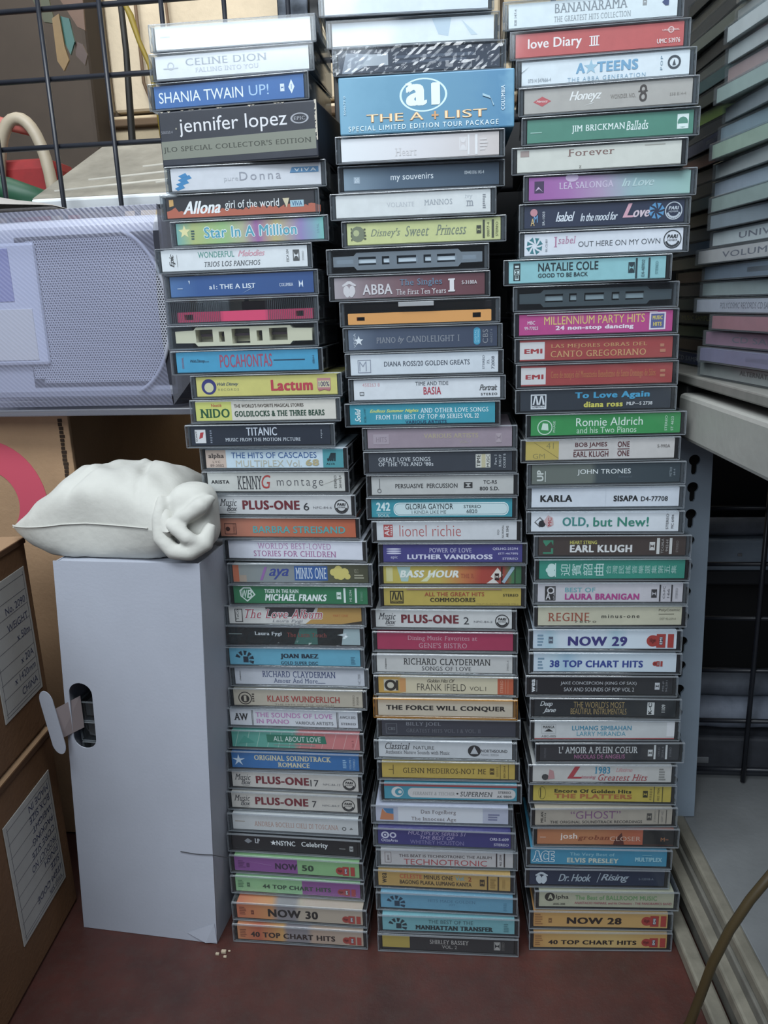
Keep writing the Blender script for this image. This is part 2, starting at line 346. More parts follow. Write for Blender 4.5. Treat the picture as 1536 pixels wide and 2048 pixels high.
holes = [keyhole(-8, z) for z in range(75, 375, 21)] + [keyhole(-32, z) for z in range(75, 375, 21)]
PB = mat('blue_grey_paint', '#8a98a6', .5, noise=.08, nscale=40)
post = holed('slotted_post', [(-38, 61), (12, 61), (5, 386), (-44, 386)], holes, -30, -28, PB, rack)
build(MB().box(-38, -36, -28, -4, 61, 386), 'post_flange', PB, post)
build(MB().box(-36, 2, -12, -11, 61, 386), 'post_backing', mat('post_dark', '#141416', .7), post)
# front-edge centre x, depth y (mm), turn (deg) and height (mm) of every case, top to bottom, for the three stacks
FIT = [
 ([-105.1,-106.8,-110.5,-106,-103,-108.4,-102.9,-114.9,-111.4,-111.9,-112.8,-110.4,-97.8,-99.5,-103.8,-95.4,-95.3,-91.2,-88.9,-84.5,-81,-82.1,-87.6,-89.5,-90.1,-87.6,-89.5,-93.8,-92.7,-93.6,-94.7,-95.8,-95.3,-96.5,-95.1,-94.8,-92.4,-92.2],
  [11.1,9.7,9.3,9.6,9.8,9.9,9.1,8.1,8.4,7.5,6.8,3.8,3.6,2.6,-0.8,1.1,1,0.2,0.5,0.6,-2.4,-1.8,-0.2,0.5,-0.1,0.9,-1.4,-2,-5.3,-7.7,-8.5,-11.2,-15.4,-17.9,-21.5,-24,-33.2,-36.6],
  [0.68,-0.94,-3.59,-3.91,1.45,0.43,0.31,0.94,-1.25,-1.89,-2.46,-0.62,-1.46,-0.93,-1.55,-2.42,-1.88,-2.91,-2.25,-3.04,-0.64,-0.97,-0.28,-0.64,-0.33,-0.32,-0.43,-0.77,-0.62,-0.46,-1.39,-1.14,-1.41,-1.65,-1.66,-1.43,-1.09,-0.63],
  [16.9,16.91,16.96,34.3,17.28,17.16,17.18,17.15,17.16,17.22,17.2,17.18,17.17,17.34,17.19,17.09,17.2,17.15,17.17,17.18,17.17,17.09,17.03,17.12,17.05,17.07,17.09,17.14,17.16,17.12,17.12,17.16,17.13,17.19,17.14,17.17,17.22,17.24]),
 ([6.7,10.2,14,18.1,13.3,13.6,8,14.6,3.4,4.1,10.8,12.3,13.1,14.6,11,22.8,23,24.2,23.4,26.8,30.9,30.5,30.4,23.6,24.5,24,24.8,24.3,26.7,23.9,26.1,27.6,20.9,22.5,24.4,22.1,23.9,25.2,24.7],
  [10.5,13,9.7,9.2,8.6,12.9,9,10.3,9.9,9.7,8.9,8.6,7.7,8.1,7.9,8.6,8.5,9.4,10.1,9,9.5,10.1,9.1,7,4.5,1.3,-0.1,-3.7,-4,-7.2,-8.5,-11.5,-16.7,-22.2,-23.9,-27.9,-32,-35.8,-37.3],
  [4.34,2.76,3.42,1.67,1.51,2.39,1.57,1.85,1.05,0.79,0.69,0.31,0.42,0.34,-0.17,0.1,0.32,-0.1,-0.36,0.17,-0.14,0.06,0.61,-0.88,-0.21,-0.15,-0.02,0.39,1.13,0.28,1.06,1.03,0.67,-0.04,1.09,-0.4,-0.13,1.06,0.69],
  [16.88,16.81,16.84,34.14,17.24,17,17.16,17.17,17.27,17.25,17.24,17.14,17.28,17.28,17.36,17.24,17.24,17.16,17.11,17.13,17.02,17,17.06,17.01,17.01,16.96,16.87,16.89,16.81,16.83,16.74,16.83,16.77,16.79,16.71,16.78,16.72,16.64,16.66]),
 ([120.8,125.3,129,130.6,132.8,126.6,134.4,131.8,132,121.8,128.3,129,129.5,130.5,130.1,137.4,133.9,138.4,138.5,138.3,143.7,144.2,143.3,143.6,140.2,140.5,138.3,141.4,141.5,145.5,140.5,141.2,142.4,144.3,139.5,138.7,146,141.9,142],
  [18,17.6,14.9,11.5,12.5,13,14.7,15.7,15.6,14.3,16.2,15.3,13.8,13.7,12.2,11.3,9.3,8.7,8.7,5.7,3.7,2.8,1.4,-0.1,-2.7,-5,-7,-8.4,-9.7,-11.3,-13.2,-12.3,-16.5,-16.8,-18.5,-19.7,-22.5,-24.3,-26.2],
  [-1.48,-2.12,-2.45,-3.26,-2.26,-2.87,0.14,-0.23,-0.35,-0.59,1.49,1.72,1.57,2.03,2.08,2.39,2.04,1.67,0.63,-0.22,0.28,1.25,0.77,1.89,0.9,1.17,1.48,1.31,2.54,2.98,2.4,1.69,3.52,2.28,1.53,2.37,2.49,2.45,3.06],
  [16.89,16.8,16.75,17.07,17.17,17.05,17.2,17.24,17.16,17.27,17.24,17.08,17.14,17.05,17.06,17.1,17.06,17.04,17.13,17.22,17.24,17.19,17.24,17.3,17.25,17.22,17.18,17.27,17.23,17.27,17.16,17.19,17.21,17.19,17.24,17.18,17.21,17.19,17.28]),
]
# each entry: look, short name for neighbours, card colour(s), case kind, print function
def L1(p): p.tiny(.03, .1, .5, .62, '#c9ced8', 1); p.r(.08, .083, .7, .95, '#cfd4dc')
def L2(p): p.t('CELINE DION', .2, .73, .52, .84, '#aab0ba', 's'); p.t('FALLING INTO YOU', .26, .675, .2, .4, '#c6cad2', 's'); p.o(.1, .55, .18, '#c4c8d0', .05); p.tiny(.05, .15, .4, .5, '#c9ccd2', 1)
def L3(p): p.t('SHANIA TWAIN', .03, .6, .22, .72, '#eef4fa'); p.t('UP!', .64, .77, .25, .72, '#a9cdf0'); p.d(.86, .5, .34, '#dfe9f4'); p.p([(.92, .2), (.94, .5), (.92, .84), (.9, .5)], '#e6eef6'); p.r(.918, .922, .4, .62, '#5b86b8')
def L5(p):
    for i, q in enumerate(((.03, .3, .12, .5), (.045, .5, .14, .72), (.02, .1, .09, .28), (.05, .68, .115, .82))): p.p([(q[0], q[1]), (q[0] + .02, q[1] - .1), (q[2], q[3] - .16), (q[2] - .015, q[3])], '#1f86c0')
    p.t('pure', .355, .45, .28, .5, '#c2c2c8'); p.t('Donna', .46, .735, .34, .74, '#9b9ba6', 'x'); p.p([(.795, .58), (.81, .84), (.985, .84), (.985, .58)], '#4f8fc0'); p.t('VIVA', .825, .97, .63, .78, '#e8eef4', 'xb')
def L6(p):
    for i in range(26):
        u = .0 + i * .04; p.p([(u, 0), (u + .04, 0), (u + .04, .25 + .2 * random.random()), (u + .02, .3 + .25 * random.random()), (u, .25 + .2 * random.random())], '#c25f3f'); p.y += .02
    p.p([(.02, .55), (.05, .6), (.05, .9), (.02, .9)], '#d9a24a'); p.y -= .02
    p.t('Allona', .11, .37, .16, .78, '#f2f2f2', 'cb'); p.t('girl of the world', .4, .765, .24, .74, '#eeeeee'); p.r(.84, .93, .28, .6, '#a5cad6'); p.t('VIVA', .85, .92, .33, .55, '#2f5f8a', 'b'); p.p([(.79, .72), (.835, .72), (.815, .25)], '#d9c9a0')
def L7(p): p.st(.055, .62, .34, '#ecdf9a'); p.t('Star In A Million', .19, .82, .26, .8, '#3fa5bb', 'bo'); p.tiny(.1, .125, .2, .7, '#3a5a5a', 4); p.t('STAR', .955, .97, .3, .75, '#8fb8c8', 'v')
def L8(p): p.t('WONDERFUL', .255, .505, .6, .9, '#5f9f92', 'b'); p.t('Melodies', .53, .715, .6, .9, '#e0a0ae', 'c'); p.t('TRIOS LOS PANCHOS', .295, .68, .15, .4, '#55575c', 'si'); p.t('ESCA 504', .858, .875, .25, .85, '#666', 'v'); p.d(.925, .55, .55, '#555'); p.t('STEREO', .965, .977, .3, .75, '#999', 'v'); p.t('Epic', .055, .095, .2, .85, '#444', 'vc'); p.r(.108, .11, .2, .8, '#777')
def L9(p): p.t('a1: THE A LIST', .275, .6, .32, .56, '#e6ecf4', 'b'); p.t('COLUMBIA', .765, .86, .34, .5, '#dfe6f0', 's'); p.r(.9, .928, .25, .62, '#dfe6f0'); p.p([(.9, .62), (.914, .44), (.928, .62)], '#2e5c9e'); p.p([(.9, .25), (.914, .44), (.928, .25)], '#2e5c9e'); p.tiny(.05, .11, .35, .48, '#8fa9d0', 1); p.p([(.13, .8), (.14, .6), (.143, .8)], '#c9d6e8'); p.p([(.5, .05), (.58, .35), (.582, .32)], '#9fb6d6')
def L12(p): p.t('POCAHONTAS', .31, .68, .2, .88, '#b04a6a', 'b'); p.t('Walt Disney', .1, .205, .46, .66, '#15304a', 'c'); p.tiny(.12, .27, .5, .58, '#2a6f90', 1); p.tiny(.69, .92, .48, .58, '#1a4560', 1); p.t('60864-4', .96, .975, .3, .72, '#27516a', 'v'); p.t('ORIGINAL', .038, .052, .2, .8, '#a5506a', 'v')
def L13(p): p.o(.09, .5, .42, '#35357f'); p.o(.09, .46, .26, '#d9d3a0'); p.t('Walt Disney', .15, .305, .5, .72, '#4a5a6a', 'c'); p.t('RECORDS', .155, .305, .28, .4, '#9a9a60', 'x'); p.t('Lactum', .535, .83, .22, .8, '#cc3347', 'h'); p.r(.862, .955, .28, .84, '#c98a8a'); p.r(.868, .949, .36, .7, '#ded6a6'); p.t('100%', .872, .946, .4, .66, '#4a2a6a', 'b'); p.p([(.862, .28), (.955, .28), (.945, .16), (.91, .24), (.872, .16)], '#c06a72')
def L14(p): p.r(0, .26, 0, 1, '#d6d65a'); p.t('NIDO', .03, .245, .15, .64, '#155a32', 'sb'); p.t('Nestlé', .115, .19, .74, .9, '#cc5038', 'b'); p.t("THE WORLD'S FAVORITE MAGICAL STORIES", .28, .775, .68, .86, '#4a3a2c', 'b'); p.t('GOLDILOCKS & THE THREE BEARS', .28, .92, .2, .5, '#174a33', 'sb')
def L15(p): p.r(.03, .108, .12, .86, '#e2dfe0'); p.p([(.058, .35), (.085, .42), (.095, .72), (.07, .7)], '#c02f35'); p.t('SONY', .034, .046, .2, .8, '#333', 'vb'); p.tiny(.14, .158, .1, .85, '#8d95a5', 6); p.t('TITANIC', .405, .625, .5, .95, '#d6dbe6', 'b'); p.t('MUSIC FROM THE MOTION PICTURE', .25, .79, .2, .38, '#d8dde6', 's'); p.tiny(.935, .947, .3, .8, '#aab0bc', 5)
def L16(p): p.r(0, .15, 0, 1, '#d5b9a6'); p.t('alpha', .02, .135, .48, .8, '#3f3433', 'sb'); p.t('LVC', .05, .105, .27, .4, '#5a4a46', 'x'); p.t('89-3002', .03, .13, .06, .2, '#5a4a46'); p.t('THE HITS OF CASCADES', .19, .81, .54, .86, '#2a5fa2'); p.t('MULTIPLEX Vol.', .22, .7, .05, .42, '#c6c0ac'); p.t('68', .73, .825, .1, .46, '#bfae7f', 'h'); p.r(.855, 1, 0, 1, '#3f9fa8'); 
def _alva(p):
    for i in range(4): p.p([(.885 + i * .016, .34), (.897 + i * .016, .34), (.925 + i * .008, .8), (.912 + i * .008, .8)], '#17343c'); p.y += .02
    p.y -= .02; p.r(.885, .92, .4, .5, '#17343c'); p.t('ALVA', .878, .94, .14, .26, '#17343c', 'b')
def L17(p): p.t('ARISTA', .025, .16, .42, .62, '#23232a', 'h'); p.t('KENNY', .22, .4, .1, .84, '#3c3c40', 's'); p.t('G', .398, .465, .14, .9, '#c23c34', 'i'); p.t('montage', .51, .845, .14, .66, '#56565c', 'wx'); p.t('STEREO', .925, .942, .15, .85, '#444', 'v'); p.t('260 627-4', .96, .975, .15, .85, '#444', 'v'); p.p([(.81, .25), (.98, .75), (.98, .72)], '#8a8478')
def L18(p): p.plus('6', (.655, .695), .012)
def L19(p): p.fr(.03, .12, .1, .75, '#5a2a22', .04); p.o(.055, .42, .13, '#4a1f1a'); p.t('STEREO', .095, .11, .15, .7, '#5a2a22', 'v'); p.t('BARBRA STREISAND', .245, .925, .2, .6, '#3fb0b2', 'b')
def L20(p): p.t("WORLD'S BEST-LOVED", .22, .77, .56, .92, '#c48fbc', 's'); p.t('STORIES FOR CHILDREN', .19, .805, .12, .46, '#b56aa0', 's')
def L21(p): p.r(0, .045, 0, 1, '#cf6a3f'); p.r(.045, .1, 0, .4, '#b9a28f'); p.t('aya', .27, .42, .15, .8, '#34489a', 'c'); p.p([(.2, .1), (.22, .1), (.26, .9), (.24, .9)], '#a06ab0'); p.r(.46, .705, .1, .95, '#2f62a8'); p.t('MINUS ONE', .47, .695, .2, .86, '#d6dfea', 's')
def _flow(p):
    for u, v, r in ((.75, .6, .22), (.785, .75, .24), (.8, .4, .26), (.83, .6, .25), (.85, .35, .18), (.77, .35, .16)): p.o(u, v, r, '#dcc95c', 0, 9); p.y += .01
    p.y -= .02; p.t('VOL. 2', .9, .93, .55, .8, '#a9a58a'); p.tiny(.9, .97, .2, .5, '#a9a58a', 2)
def L22(p):
    k = 13 / 101.6; p.p([(.045, .75), (.075, .95), (.13, .95), (.165, .5), (.1, .06), (.05, .4)], '#dbe8df'); p.p([(.055, .72), (.08, .87), (.125, .87), (.152, .5), (.1, .16), (.06, .42)], '#17804f'); p.t('W', .06, .105, .3, .8, '#dbe8df', 'bi'); p.t('B', .1, .14, .3, .8, '#dbe8df', 'bi')
    p.t('TIGER IN THE RAIN', .235, .49, .62, .86, '#e6efe9', 'b'); p.t('MICHAEL FRANKS', .235, .7, .15, .56, '#eef4f0', 'hi'); p.d(.79, .5, .42, '#dbe8df'); p.r(.825, .84, .08, .96, '#e2ece6'); p.t('MS 3294', .868, .885, .15, .85, '#d0e0d6', 'v'); p.r(.908, .922, .08, .96, '#e2ece6'); p.t('STEREO', .95, .965, .2, .75, '#7fb598', 'v')
def L23(p): p.p([(.3, .45), (.62, .4), (.66, 1), (.28, 1)], '#3a3438'); p.p([(.58, 0), (.66, .5), (.68, 1), (1, 1), (1, .0)], '#c2923a'); p.p([(.85, .0), (1, .2), (1, 0)], '#3a2f22'); p.fr(.045, .105, .08, .9, '#444', .05); p.t('ToCo', .055, .075, .2, .85, '#333', 'v'); p.t('The Love Album', .12, .71, .32, .88, '#bf5560', 'cso'); p.t('Laura Fygi', .33, .56, .03, .26, '#8a8a90', 'i'); p.t('PART ONE', .79, .9, .45, .6, '#c96f2a')
def L24(p): p.p([(.5, .0), (.68, .0), (.68, 1), (.55, 1)], '#3a7568'); p.p([(.86, .0), (1, 0), (1, 1), (.88, 1)], '#b9cccc'); p.t('Laura Fygi', .2, .41, .48, .76, '#e8e8e8', 'sb'); p.t('The Latin Touch', .45, .75, .46, .72, '#a8443a', 's'); p.tiny(.0, .12, .55, .68, '#8a9a94', 1); p.p([(.83, .62), (.9, .75), (.9, .5)], '#dfe6e6')
def L25(p): p.arcs('#15293c'); p.t('JOAN BAEZ', .395, .685, .36, .72, '#172c40', 'sh'); p.t('GOLD SUPER DISC', .395, .68, .03, .24, '#1f3a50', 'b'); p.tiny(.93, .965, .1, .6, '#3d7f98', 5); p.t('PD-8191', .155, .168, .1, .6, '#3d7f98', 'v')
def L26(p): p.t('RICHARD CLAYDERMAN', .215, .78, .46, .86, '#37477a', 's'); p.t('Amour And More.....', .3, .7, .1, .4, '#4a5680', 's'); p.t('Delphine', .035, .05, .2, .85, '#666', 'vc'); p.t('NC 7000', .95, .97, .1, .75, '#8a8a92', 'v')
def L27(p): p.o(.09, .45, .42, '#2f2a26', .06); p.o(.09, .42, .26, '#2f2a26'); p.t('1', .08, .1, .25, .62, '#c6b8a4', 'b'); p.tiny(.145, .165, .2, .8, '#4a4038', 4); p.t('KLAUS WUNDERLICH', .265, .825, .26, .66, '#b03a34', 'b'); p.t('THE HITS OF THE WORLD', .32, .78, .03, .14, '#8d8272'); p.t('STEREO', .925, .94, .1, .8, '#8a7f70', 'v'); p.t('7058', .955, .97, .15, .7, '#8a7f70', 'v')
def L28(p): p.t('AW', .03, .145, .3, .76, '#2b2b30', 'sb'); p.r(.172, .176, 0, 1, '#444'); p.r(.18, .184, 0, 1, '#444'); p.t('THE SOUNDS OF LOVE', .205, .805, .55, .86, '#c985bb', 'b'); p.t('IN PIANO', .21, .465, .14, .44, '#c985bb', 'b'); p.t('VARIOUS ARTISTS', .515, .81, .14, .34, '#55555a'); p.r(.838, .842, 0, 1, '#444'); p.r(.847, .851, 0, 1, '#444'); p.t('AWC/1302', .862, .985, .6, .78, '#77777c', 'b'); p.t('STEREO', .87, .985, .2, .34, '#77777c', 'b')
def L29(p):
    for i in range(12): p.p([(.02 + i * .085, 0), (.025 + i * .085, 0), (.06 + i * .085, 1), (.055 + i * .085, 1)], '#9fc9b8' if i < 6 else '#e5a9a4'); p.y += .02
    p.y -= .04; p.p([(.28, .33), (.745, .33), (.735, .84), (.275, .86)], '#117a60'); p.t('ALL ABOUT LOVE', .33, .7, .42, .76, '#dfe9e2', ''); p.tiny(.33, .7, .12, .24, '#7d8f88', 1); p.p([(.05, .2), (.1, .75), (.18, .3)], '#2f9a88'); p.t('Vol. 3', .94, .955, .15, .6, '#a04a48', 'v')
def L30(p): p.t('ORIGINAL SOUNDTRACK', .18, .785, .53, .88, '#d6caa6', 'sb'); p.t('ROMANCE', .365, .615, .1, .42, '#d6caa6', 'sb'); p.st(.055, .5, .42, '#cfe0ee', 5, .3); p.tiny(.875, .905, .15, .75, '#8fbbe0', 5); p.t('VOLUME 1', .925, .94, .1, .85, '#a9cce8', 'v'); p.t('STEREO', .955, .97, .1, .8, '#a9cce8', 'v')
def L31(p): p.plus('17', (.625, .69))
def L32(p): p.plus('7', (.645, .68))
def L33(p): p.t('ANDREA BOCELLI CIELI DI TOSCANA', .175, .845, .26, .6, '#b98f80', 's'); p.o(.89, .38, .13, '#555', .05); p.tiny(.02, .15, .5, .6, '#a8998c', 1); p.p([(.93, .32), (.945, .5), (.96, .35)], '#777')
def L34(p): p.st(.335, .58, .2, '#f0f0f0'); p.t('NSYNC', .36, .51, .42, .76, '#f0f0f0', 'b'); p.t('Celebrity', .56, .77, .34, .78, '#ededed', 'b'); p.p([(.1, .62), (.13, .82), (.165, .62), (.13, .45)], '#8a8d92'); p.t('LP', .185, .225, .5, .82, '#d0d0d4', 'sb'); p.tiny(.86, .92, .4, .5, '#888', 1); p.d(.955, .48, .36, '#aaa')
def L35(p): p.r(0, .51, 0, 1, '#8d4a95'); p.t('NOW', .33, .51, .24, .68, '#3a2145', 'h'); p.t('50', .545, .64, .24, .66, '#2f4a33', 'h'); p.tiny(.03, .09, .2, .75, '#6a3070', 5); p.d(.11, .42, .3, '#5f2a66'); p.emi(.82, .965, .1, .72, '#86b878'); p.p([(.04, .78), (.3, .52), (.3, .5)], '#b58abc')
def L36(p): p.r(.54, 1, 0, 1, '#8d4a8f'); p.t('44 TOP CHART HITS', .22, .77, .28, .58, '#2f4a38', 'h'); p.tiny(.02, .07, .25, .8, '#4f7a52', 5); p.d(.105, .48, .3, '#3f6a48'); p.emi(.82, .965, .1, .6, '#8d4a8f', '#a83a40')
def L37(p): p.t('NOW 30', .25, .65, .18, .74, '#1f1612', 'h'); p.tiny(.02, .08, .2, .8, '#8a4020', 5); p.d(.125, .42, .3, '#7a3418'); p.emi(.84, .985, .06, .6, '#b8a48c', '#b03a2c')
def L38(p): p.t('40 TOP CHART HITS', .105, .78, .2, .58, '#33201a', 'h'); p.tiny(.02, .08, .15, .75, '#8a4422', 5); p.emi(.84, .985, .06, .62, '#b8a48c', '#b03a2c')
LS = [
 ('white spine with faint grey marks', 'blank white', '#eef1f7', 'c', L1), ('white spine with pale grey serif lettering', 'pale serif white', '#e9ebef', 'c', L2), ('bright blue spine with white capitals', 'bright blue', '#2a6cb4', 'c', L3),  # blank white card: sky glare on the case is put into its colour
 None,
 ('light grey spine with a blue scribble', 'blue-scribble', '#d9d8de', 'c', L5), ('black and orange spine with white script', 'black-and-orange', '#2a262c', 'c', L6),
 ('rainbow spine with a pale star', 'rainbow', ((0, '#6fb0a8'), (.12, '#b5c070'), (.32, '#9ac47a'), (.45, '#b8b890'), (.55, '#a868a8'), (.68, '#c8b870'), (.85, '#9a86c0'), (1, '#6fc0b8')), 'c', L7),
 ('white spine with green and pink words', 'green-and-pink lettered', '#e6e8ea', 'c', L8), ('creased navy blue spine with small white capitals', 'creased navy', ((0, '#4a78b0'), (.2, '#2e5c9e'), (1, '#2a5290')), 'c', L9),
 'RED', 'CREAM',
 ('turquoise spine with crimson lettering', 'turquoise', '#30a2cd', 's', L12), ('yellow spine with fat red word', 'yellow', '#dbcf62', 'c', L13), ('cream spine with dark green storybook lettering', 'green-lettered cream', '#e4dbcd', 'c', L14),
 ('dark navy spine with silver capitals', 'dark navy', '#252e3e', 'c', L15), ('pale blue spine with pink and teal ends', 'pale blue', '#d3e4ef', 'k', lambda p: (L16(p), _alva(p))), ('ivory spine with one large red letter', 'ivory', '#d4d1ca', 's', L17),
 ('white spine with bold maroon lettering', 'maroon-lettered', '#d8d6d6', 'k', L18), ('orange spine with light blue capitals', 'orange', ((0, '#cf8468'), (.5, '#cc6f4a'), (1, '#cb6134')), 'k', L19), ('lilac-white spine with two lilac serif lines', 'lilac-lettered', '#e6e5ef', 'k', L20),
 ('grey spine with yellow flowers', 'flowered grey', ((0, '#a0a49f'), (.25, '#8d9596'), (.6, '#8a8f92'), (.72, '#5f5f42'), (1, '#4a4a32')), 'c', lambda p: (L21(p), _flow(p))), ('dark green spine with white slanted capitals', 'dark green', '#167c4c', 'k', L22),
 ('gold, black and white spine with red script', 'red-script', '#dcd8d2', 'c', L23), ('black shrink-wrapped spine with a grey-white tip', 'shrink-wrapped black', '#12201e', 'k', L24), ('sky blue spine with a segmented arc emblem', 'sky blue', '#5cb0cc', 'c', L25),
 ('white spine with dark blue serif lettering', 'blue-serif white', '#cdcfd7', 'c', L26), ('tan spine with red capitals and black disc', 'tan', '#c4b6a2', 's', L27), ('white spine with pink capitals between double rules', 'pink-lettered', '#dadae0', 'c', L28),
 ('half teal, half salmon spine', 'teal-and-salmon', ((0, '#45a292'), (.48, '#58ab98'), (.53, '#d57c7c'), (1, '#d97878')), 'k', L29), ('royal blue spine with gold serif capitals', 'royal blue', '#1f70b2', 'k', L30),
 ('beige-white spine with bold maroon lettering', 'higher maroon-lettered', '#cfc7be', 'k', L31), ('beige-white spine with bold maroon lettering', 'lower maroon-lettered', '#cdc4bb', 'k', L32), ('silver-grey spine with thin bronze capitals', 'silver-grey', '#c9c9c9', 'c', L33),
 ('black spine with white star and lettering', 'black', '#14161b', 'k', L34), ('half purple, half green spine, purple first', 'purple-first two-tone', '#86b878', 'k', L35), ('half green, half purple spine, green first', 'green-first two-tone', '#8abc82', 'k', L36),
 ('orange-to-tan spine with two large numerals', 'higher orange-to-tan', ((0, '#c8643a'), (.14, '#cf7a40'), (.28, '#d08a48'), (.33, '#8d8488'), (.46, '#8a8286'), (.5, '#b8a590'), (1, '#b8a590')), 'k', L37), ('orange-to-tan spine with small black capitals', 'lower orange-to-tan', ((0, '#cf8048'), (.18, '#c05a34'), (.36, '#d29a48'), (.4, '#8d8084'), (.56, '#8d8488'), (.6, '#b89a84'), (1, '#b8a08c')), 'k', L38)]

def M0(p): pass
def M1(p): p.p([(.62, 1), (.66, .3), (.72, .2), (.74, 1)], '#c2d3e0'); p.p([(.8, .9), (.86, .2), (.9, .2)], '#c9d8e2')
def M2(p): p.p([(.02, .0), (.08, 0), (.3, .75), (.05, .9)], '#9ea5b0'); p.p([(.14, .3), (.31, .3), (.31, .8), (.2, .8)], '#c2c6cc'); p.tiny(.35, .95, .3, .75, '#5a6274', 2)
def M4(p): p.d(.775, .55, .6, '#e8e2e2'); p.r(.805, .815, .05, .95, '#eeeaea'); p.r(.85, .866, .05, .95, '#eeeaea'); p.t('Heart', .345, .48, .15, .5, '#dcd6d6', 's'); p.tiny(.88, .93, .2, .8, '#e0d6d4', 4)
def M5(p): p.t('my souvenirs', .305, .58, .3, .68, '#eef1f4'); p.t('00440 016 145-4', .78, .905, .52, .68, '#e2e7ec'); p.r(.065, .105, .3, .62, '#9fb0c0'); p.t('20', .07, .1, .36, .56, '#d8e0e8')
def M6(p): p.t('VOLANTE', .33, .51, .4, .62, '#c3c5ca', 's'); p.t('MANNOS', .575, .755, .42, .68, '#a9adb3', 's'); p.t('ivy', .835, .885, .62, .85, '#c9cccf', 's'); p.t('m', .845, .89, .3, .56, '#9a9ea6', 's'); p.tiny(.95, .97, .15, .85, '#8d9096', 7)
def M7(p): p.t("Disney's", .155, .35, .25, .72, '#7c8672', 'cs'); p.t('Sweet', .38, .54, .3, .8, '#7c8672', 'cs'); p.t('Princess', .58, .78, .3, .8, '#7c8672', 'cs'); p.o(.07, .5, .38, '#7b8265', 0, 11); p.o(.06, .55, .16, '#b9bd84', 0, 8); p.tiny(.025, .035, .15, .85, '#555a44', 4); p.tiny(.11, .125, .2, .8, '#555a44', 4); p.d(.86, .5, .38, '#45483a'); p.r(.885, .898, .08, .94, '#45483a'); p.r(.943, .957, .08, .94, '#45483a'); p.t('00077-4', .912, .928, .15, .82, '#54573f', 'v'); p.t('STEREO', .968, .984, .15, .82, '#54573f', 'v')
def M9(p): p.feet(.1, '#d8d0d3'); p.t('ABBA', .19, .39, .15, .66, '#d8d0d4', 'b'); p.t('The Singles', .44, .72, .46, .86, '#6688a5', 's'); p.t('The First Ten Years', .415, .745, .1, .36, '#d8cfd2', 's'); p.t('1', .76, .805, .16, .8, '#e6e0e2', 'sh'); p.t('S-3180A', .85, .95, .5, .68, '#d8cfd2', 'b')
def M11(p): p.t('PIANO', .19, .32, .3, .6, '#8d9099', 's'); p.t('by', .335, .38, .25, .62, '#8d9099', 'c'); p.t('CANDLELIGHT 1', .395, .75, .3, .62, '#8d9099', 's'); p.st(.07, .45, .26, '#e6eaee'); p.t('VEGA', .035, .05, .1, .85, '#c9d0da', 'v'); p.rr(.845, .89, .08, .96, '#1c9abf', .16); p.t('DIGITAL', .852, .864, .2, .85, '#9fdcee', 'v'); p.t('RECORDING', .87, .882, .2, .85, '#9fdcee', 'v'); p.t('CBS', .905, .94, .15, .85, '#8a8d96', 'vs'); p.t('460427 4', .955, .97, .15, .85, '#7d8290', 'v')
def M12(p): p.t('DIANA ROSS/20 GOLDEN GREATS', .23, .81, .4, .66, '#555b68', 'b'); p.fr(.05, .14, .1, .78, '#8b90a0', .035); p.t('M', .06, .11, .2, .7, '#9aa0b0', 'w'); p.t('STEREO', .895, .91, .15, .85, '#666c78', 'v'); p.t('ZL', .925, .94, .4, .65, '#666c78', 'v'); p.t('72008', .955, .975, .15, .8, '#666c78', 'v')
def M13(p): p.t('450263 8', .06, .18, .68, .86, '#d99aa2'); p.t('TIME AND TIDE', .425, .65, .68, .88, '#60636a', 'b'); p.t('BASIA', .48, .6, .2, .6, '#bf2a45', 'b'); p.fr(.04, .07, .22, .42, '#555', .03); p.r(.054, .056, .22, .42, '#555'); p.t('Portrait', .86, .98, .36, .66, '#555', 'c'); p.t('STEREO', .87, .98, .1, .22, '#333', 'bx')
def M14(p): p.t('Endless Summer Nights', .14, .48, .56, .78, '#dde064', 'cb'); p.t('AND OTHER LOVE SONGS', .49, .955, .56, .8, '#eaf6f8', 's'); p.t('FROM THE BEST OF TOP 40 SERIES', .18, .78, .24, .48, '#eaf6f8', 's'); p.t('VOL. 22', .79, .89, .24, .48, '#f2fafa', 'b'); p.t('VARIOUS ARTISTS', .385, .67, .0, .17, '#123a66', 'b'); p.t('Solid', .035, .075, .12, .85, '#e2f2f4', 'vcb'); p.t('SCBL-1197', .098, .112, .1, .85, '#15606e', 'v')
def M15(p): p.t('VARIOUS ARTISTS', .395, .77, .48, .74, '#b8a78a', 'b'); p.t('VOL. 1', .64, .72, .2, .34, '#b5a596'); p.r(.04, .15, .2, .75, '#b2a0aa'); p.t('HITS', .06, .135, .32, .6, '#9a8792', 'b'); p.d(.91, .45, .5, '#b5a2aa')
def M16(p): p.t('GREAT LOVE SONGS', .07, .435, .56, .78, '#d9dce0', 's'); p.t("OF THE '70s AND '80s", .07, .455, .3, .52, '#d9dce0', 's'); p.r(.75, .852, .16, .9, '#d8d6cc'); p.r(.79, .818, .16, .9, '#c9bd94'); p.t('TIME', .757, .782, .2, .86, '#222', 'vb'); p.t('MUSIC', .825, .845, .2, .86, '#333', 'v'); p.t('Part 1', .88, .895, .3, .85, '#d0d4d8', 'vs'); p.t('R103-17', .91, .926, .2, .85, '#d0d4d8', 'vs'); p.t('DOLBY B', .94, .956, .15, .9, '#d0d4d8', 'vs')
